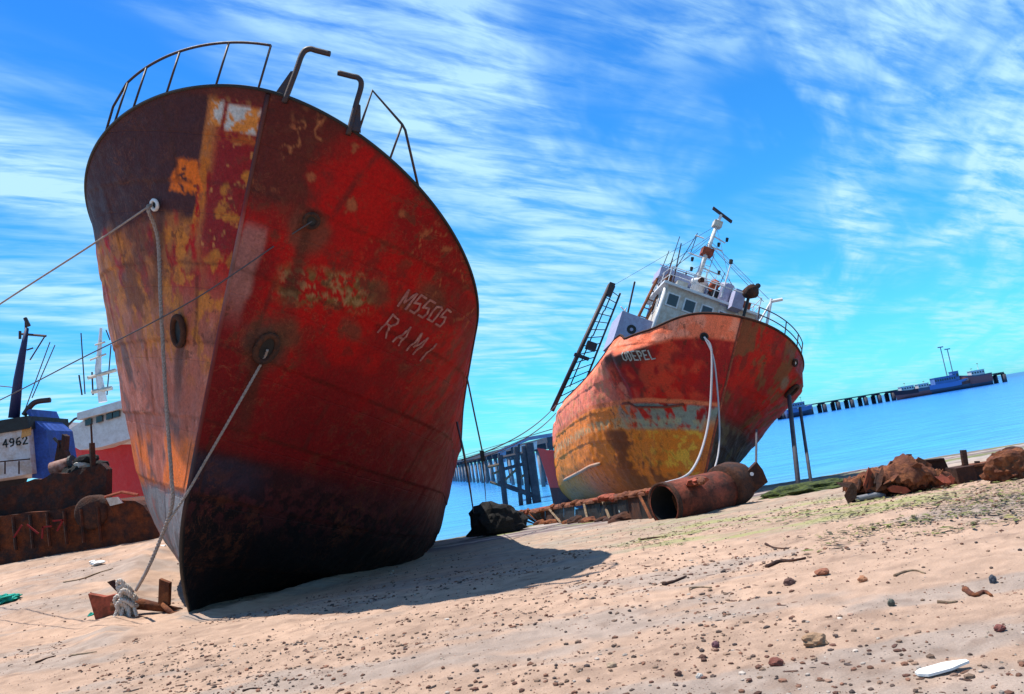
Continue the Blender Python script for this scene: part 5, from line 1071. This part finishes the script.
V, F = lump((.06, .05, .05), 92, 3, .7, 3.2); tag(link_mesh('net_scrap', V+gpt(93, 617)+np.array([-.03, 0, .02]), F, M['green']), 'tiny green net scrap beside the anchor', 'net')

# pebbles: thousands, one mass
def scatter(n, seed, dens, smin, smax, cols, name, mt, label, cat, sub=1, flat=.6, long_=1., leaf=False):
    r = np.random.default_rng(seed); Vs = []; Fs = []; Cs = []; base = 0; IV, IF = ICO[sub]; IF = np.array(IF)
    py = r.random(n*6); px = r.random(n*6); Y = 4.2*(24/4.2)**py; X = (px*1.5-.75)*(Y+1)
    keep = r.random(n*6) < dens(X, Y, r); X = X[keep][:n]; Y = Y[keep][:n]; Z = ground(X, Y); k = len(X)
    size = smin+(smax-smin)*r.random(k)**3.2
    rz = r.random(k)*6.28; cc = np.array(cols)[r.integers(0, len(cols), k)]*(.5+.45*r.random((k, 1)))
    if leaf:
        for i in range(k):
            L_ = size[i]*long_; a = rz[i]; dv = np.array([math.cos(a), math.sin(a), .25*r.random()]); sd_ = np.array([-dv[1], dv[0], .6*(r.random()-.5)])*size[i]*.35; p = np.array([X[i], Y[i], Z[i]+.012+.03*r.random()])
            Vs.append([p-sd_*.4, p+sd_*.4, p+dv*L_*.5+sd_, p+dv*L_*.5-sd_, p+dv*L_+(0, 0, -.01)]); Fs += [(base, base+1, base+2, base+3), (base+3, base+2, base+4)]; base += 5; Cs.append(np.tile(cc[i], (5, 1)))
    else:
        for i in range(k):
            S_ = size[i]*np.array([1*long_*(.7+.6*r.random()), .8, flat*(.7+.6*r.random())]); v = IV*(1+.35*(r.random((len(IV), 1))-.5))*S_; c_, s_ = math.cos(rz[i]), math.sin(rz[i])
            v = v@np.array([[c_, s_, 0], [-s_, c_, 0], [0, 0, 1]])+np.array([X[i], Y[i], Z[i]+size[i]*flat*.25]); Vs.append(v); Fs += (IF+base).tolist(); base += len(IV); Cs.append(np.tile(cc[i], (len(IV), 1)))
    o = link_mesh(name, np.concatenate(Vs), [tuple(f) for f in Fs], mt, col=np.concatenate(Cs), base=False); return tag(o, label, cat, kind='stuff')
def dp(X, Y, r):
    n = fbm(np.stack([X*.5, Y*.9, 0*X], -1)+50, 3); return np.clip(.05+1.2*sst(.40, .66, n), 0, 1)*(.45+.55*sst(6.2, 8., Y))*np.where(Y > 17, .5, 1)
scatter(12000, 11, dp, .004, .030, STC, 'pebbles', M['stone'], 'small dark and reddish pebbles scattered over the sand', 'pebbles')
scatter(1100, 12, dp, .008, .026, [(.10, .045, .03), (.16, .08, .05), (.06, .04, .035)], 'drift_crumbs', M['stone'], 'small dark bits of drift and bark over the sand', 'driftwood', 1, .35, 2.6)
scatter(1200, 15, dp, .008, .03, [(.5, .42, .36), (.42, .35, .3), (.36, .22, .16)], 'shell_bits', M['stone'], 'pale shell bits and pebbles over the sand', 'shells', 1, .5)
def dg(X, Y, r):
    n = fbm(np.stack([X*1.1, Y*2.2, 0*X], -1)+150, 3); return np.clip(.10+1.1*sst(.42, .62, n), 0, 1)*np.where(Y > 15, .4, 1)
scatter(16000, 21, dg, .003, .013, STC+[(.42, .33, .26), (.36, .30, .26)], 'grit', M['stone'], 'fine grit and tiny pebbles over the sand', 'grit', 1, .5)
def dw(X, Y, r):
    n = fbm(np.stack([X*.6, Y*1.5, 0*X], -1)+22, 3); a = sst(9.0, 9.6, Y)*sst(12.2, 11.2, Y)*sst(2.8, 4.2, X)*sst(.40, .50, n)
    b = sst(11.4, 12.4, Y)*sst(20, 17, Y)*sst(.8, 1.8, X)*sst(.48, .60, n)*.5; return np.clip(a+b, 0, 1)
scatter(16000, 13, dw, .02, .075, [(.12, .14, .025), (.17, .17, .04), (.08, .09, .02), (.24, .21, .07), (.07, .055, .03), (.14, .10, .05)], 'seaweed', M['weed'], 'olive green seaweed strewn along the upper beach at the right', 'seaweed', long_=2.2, leaf=True)
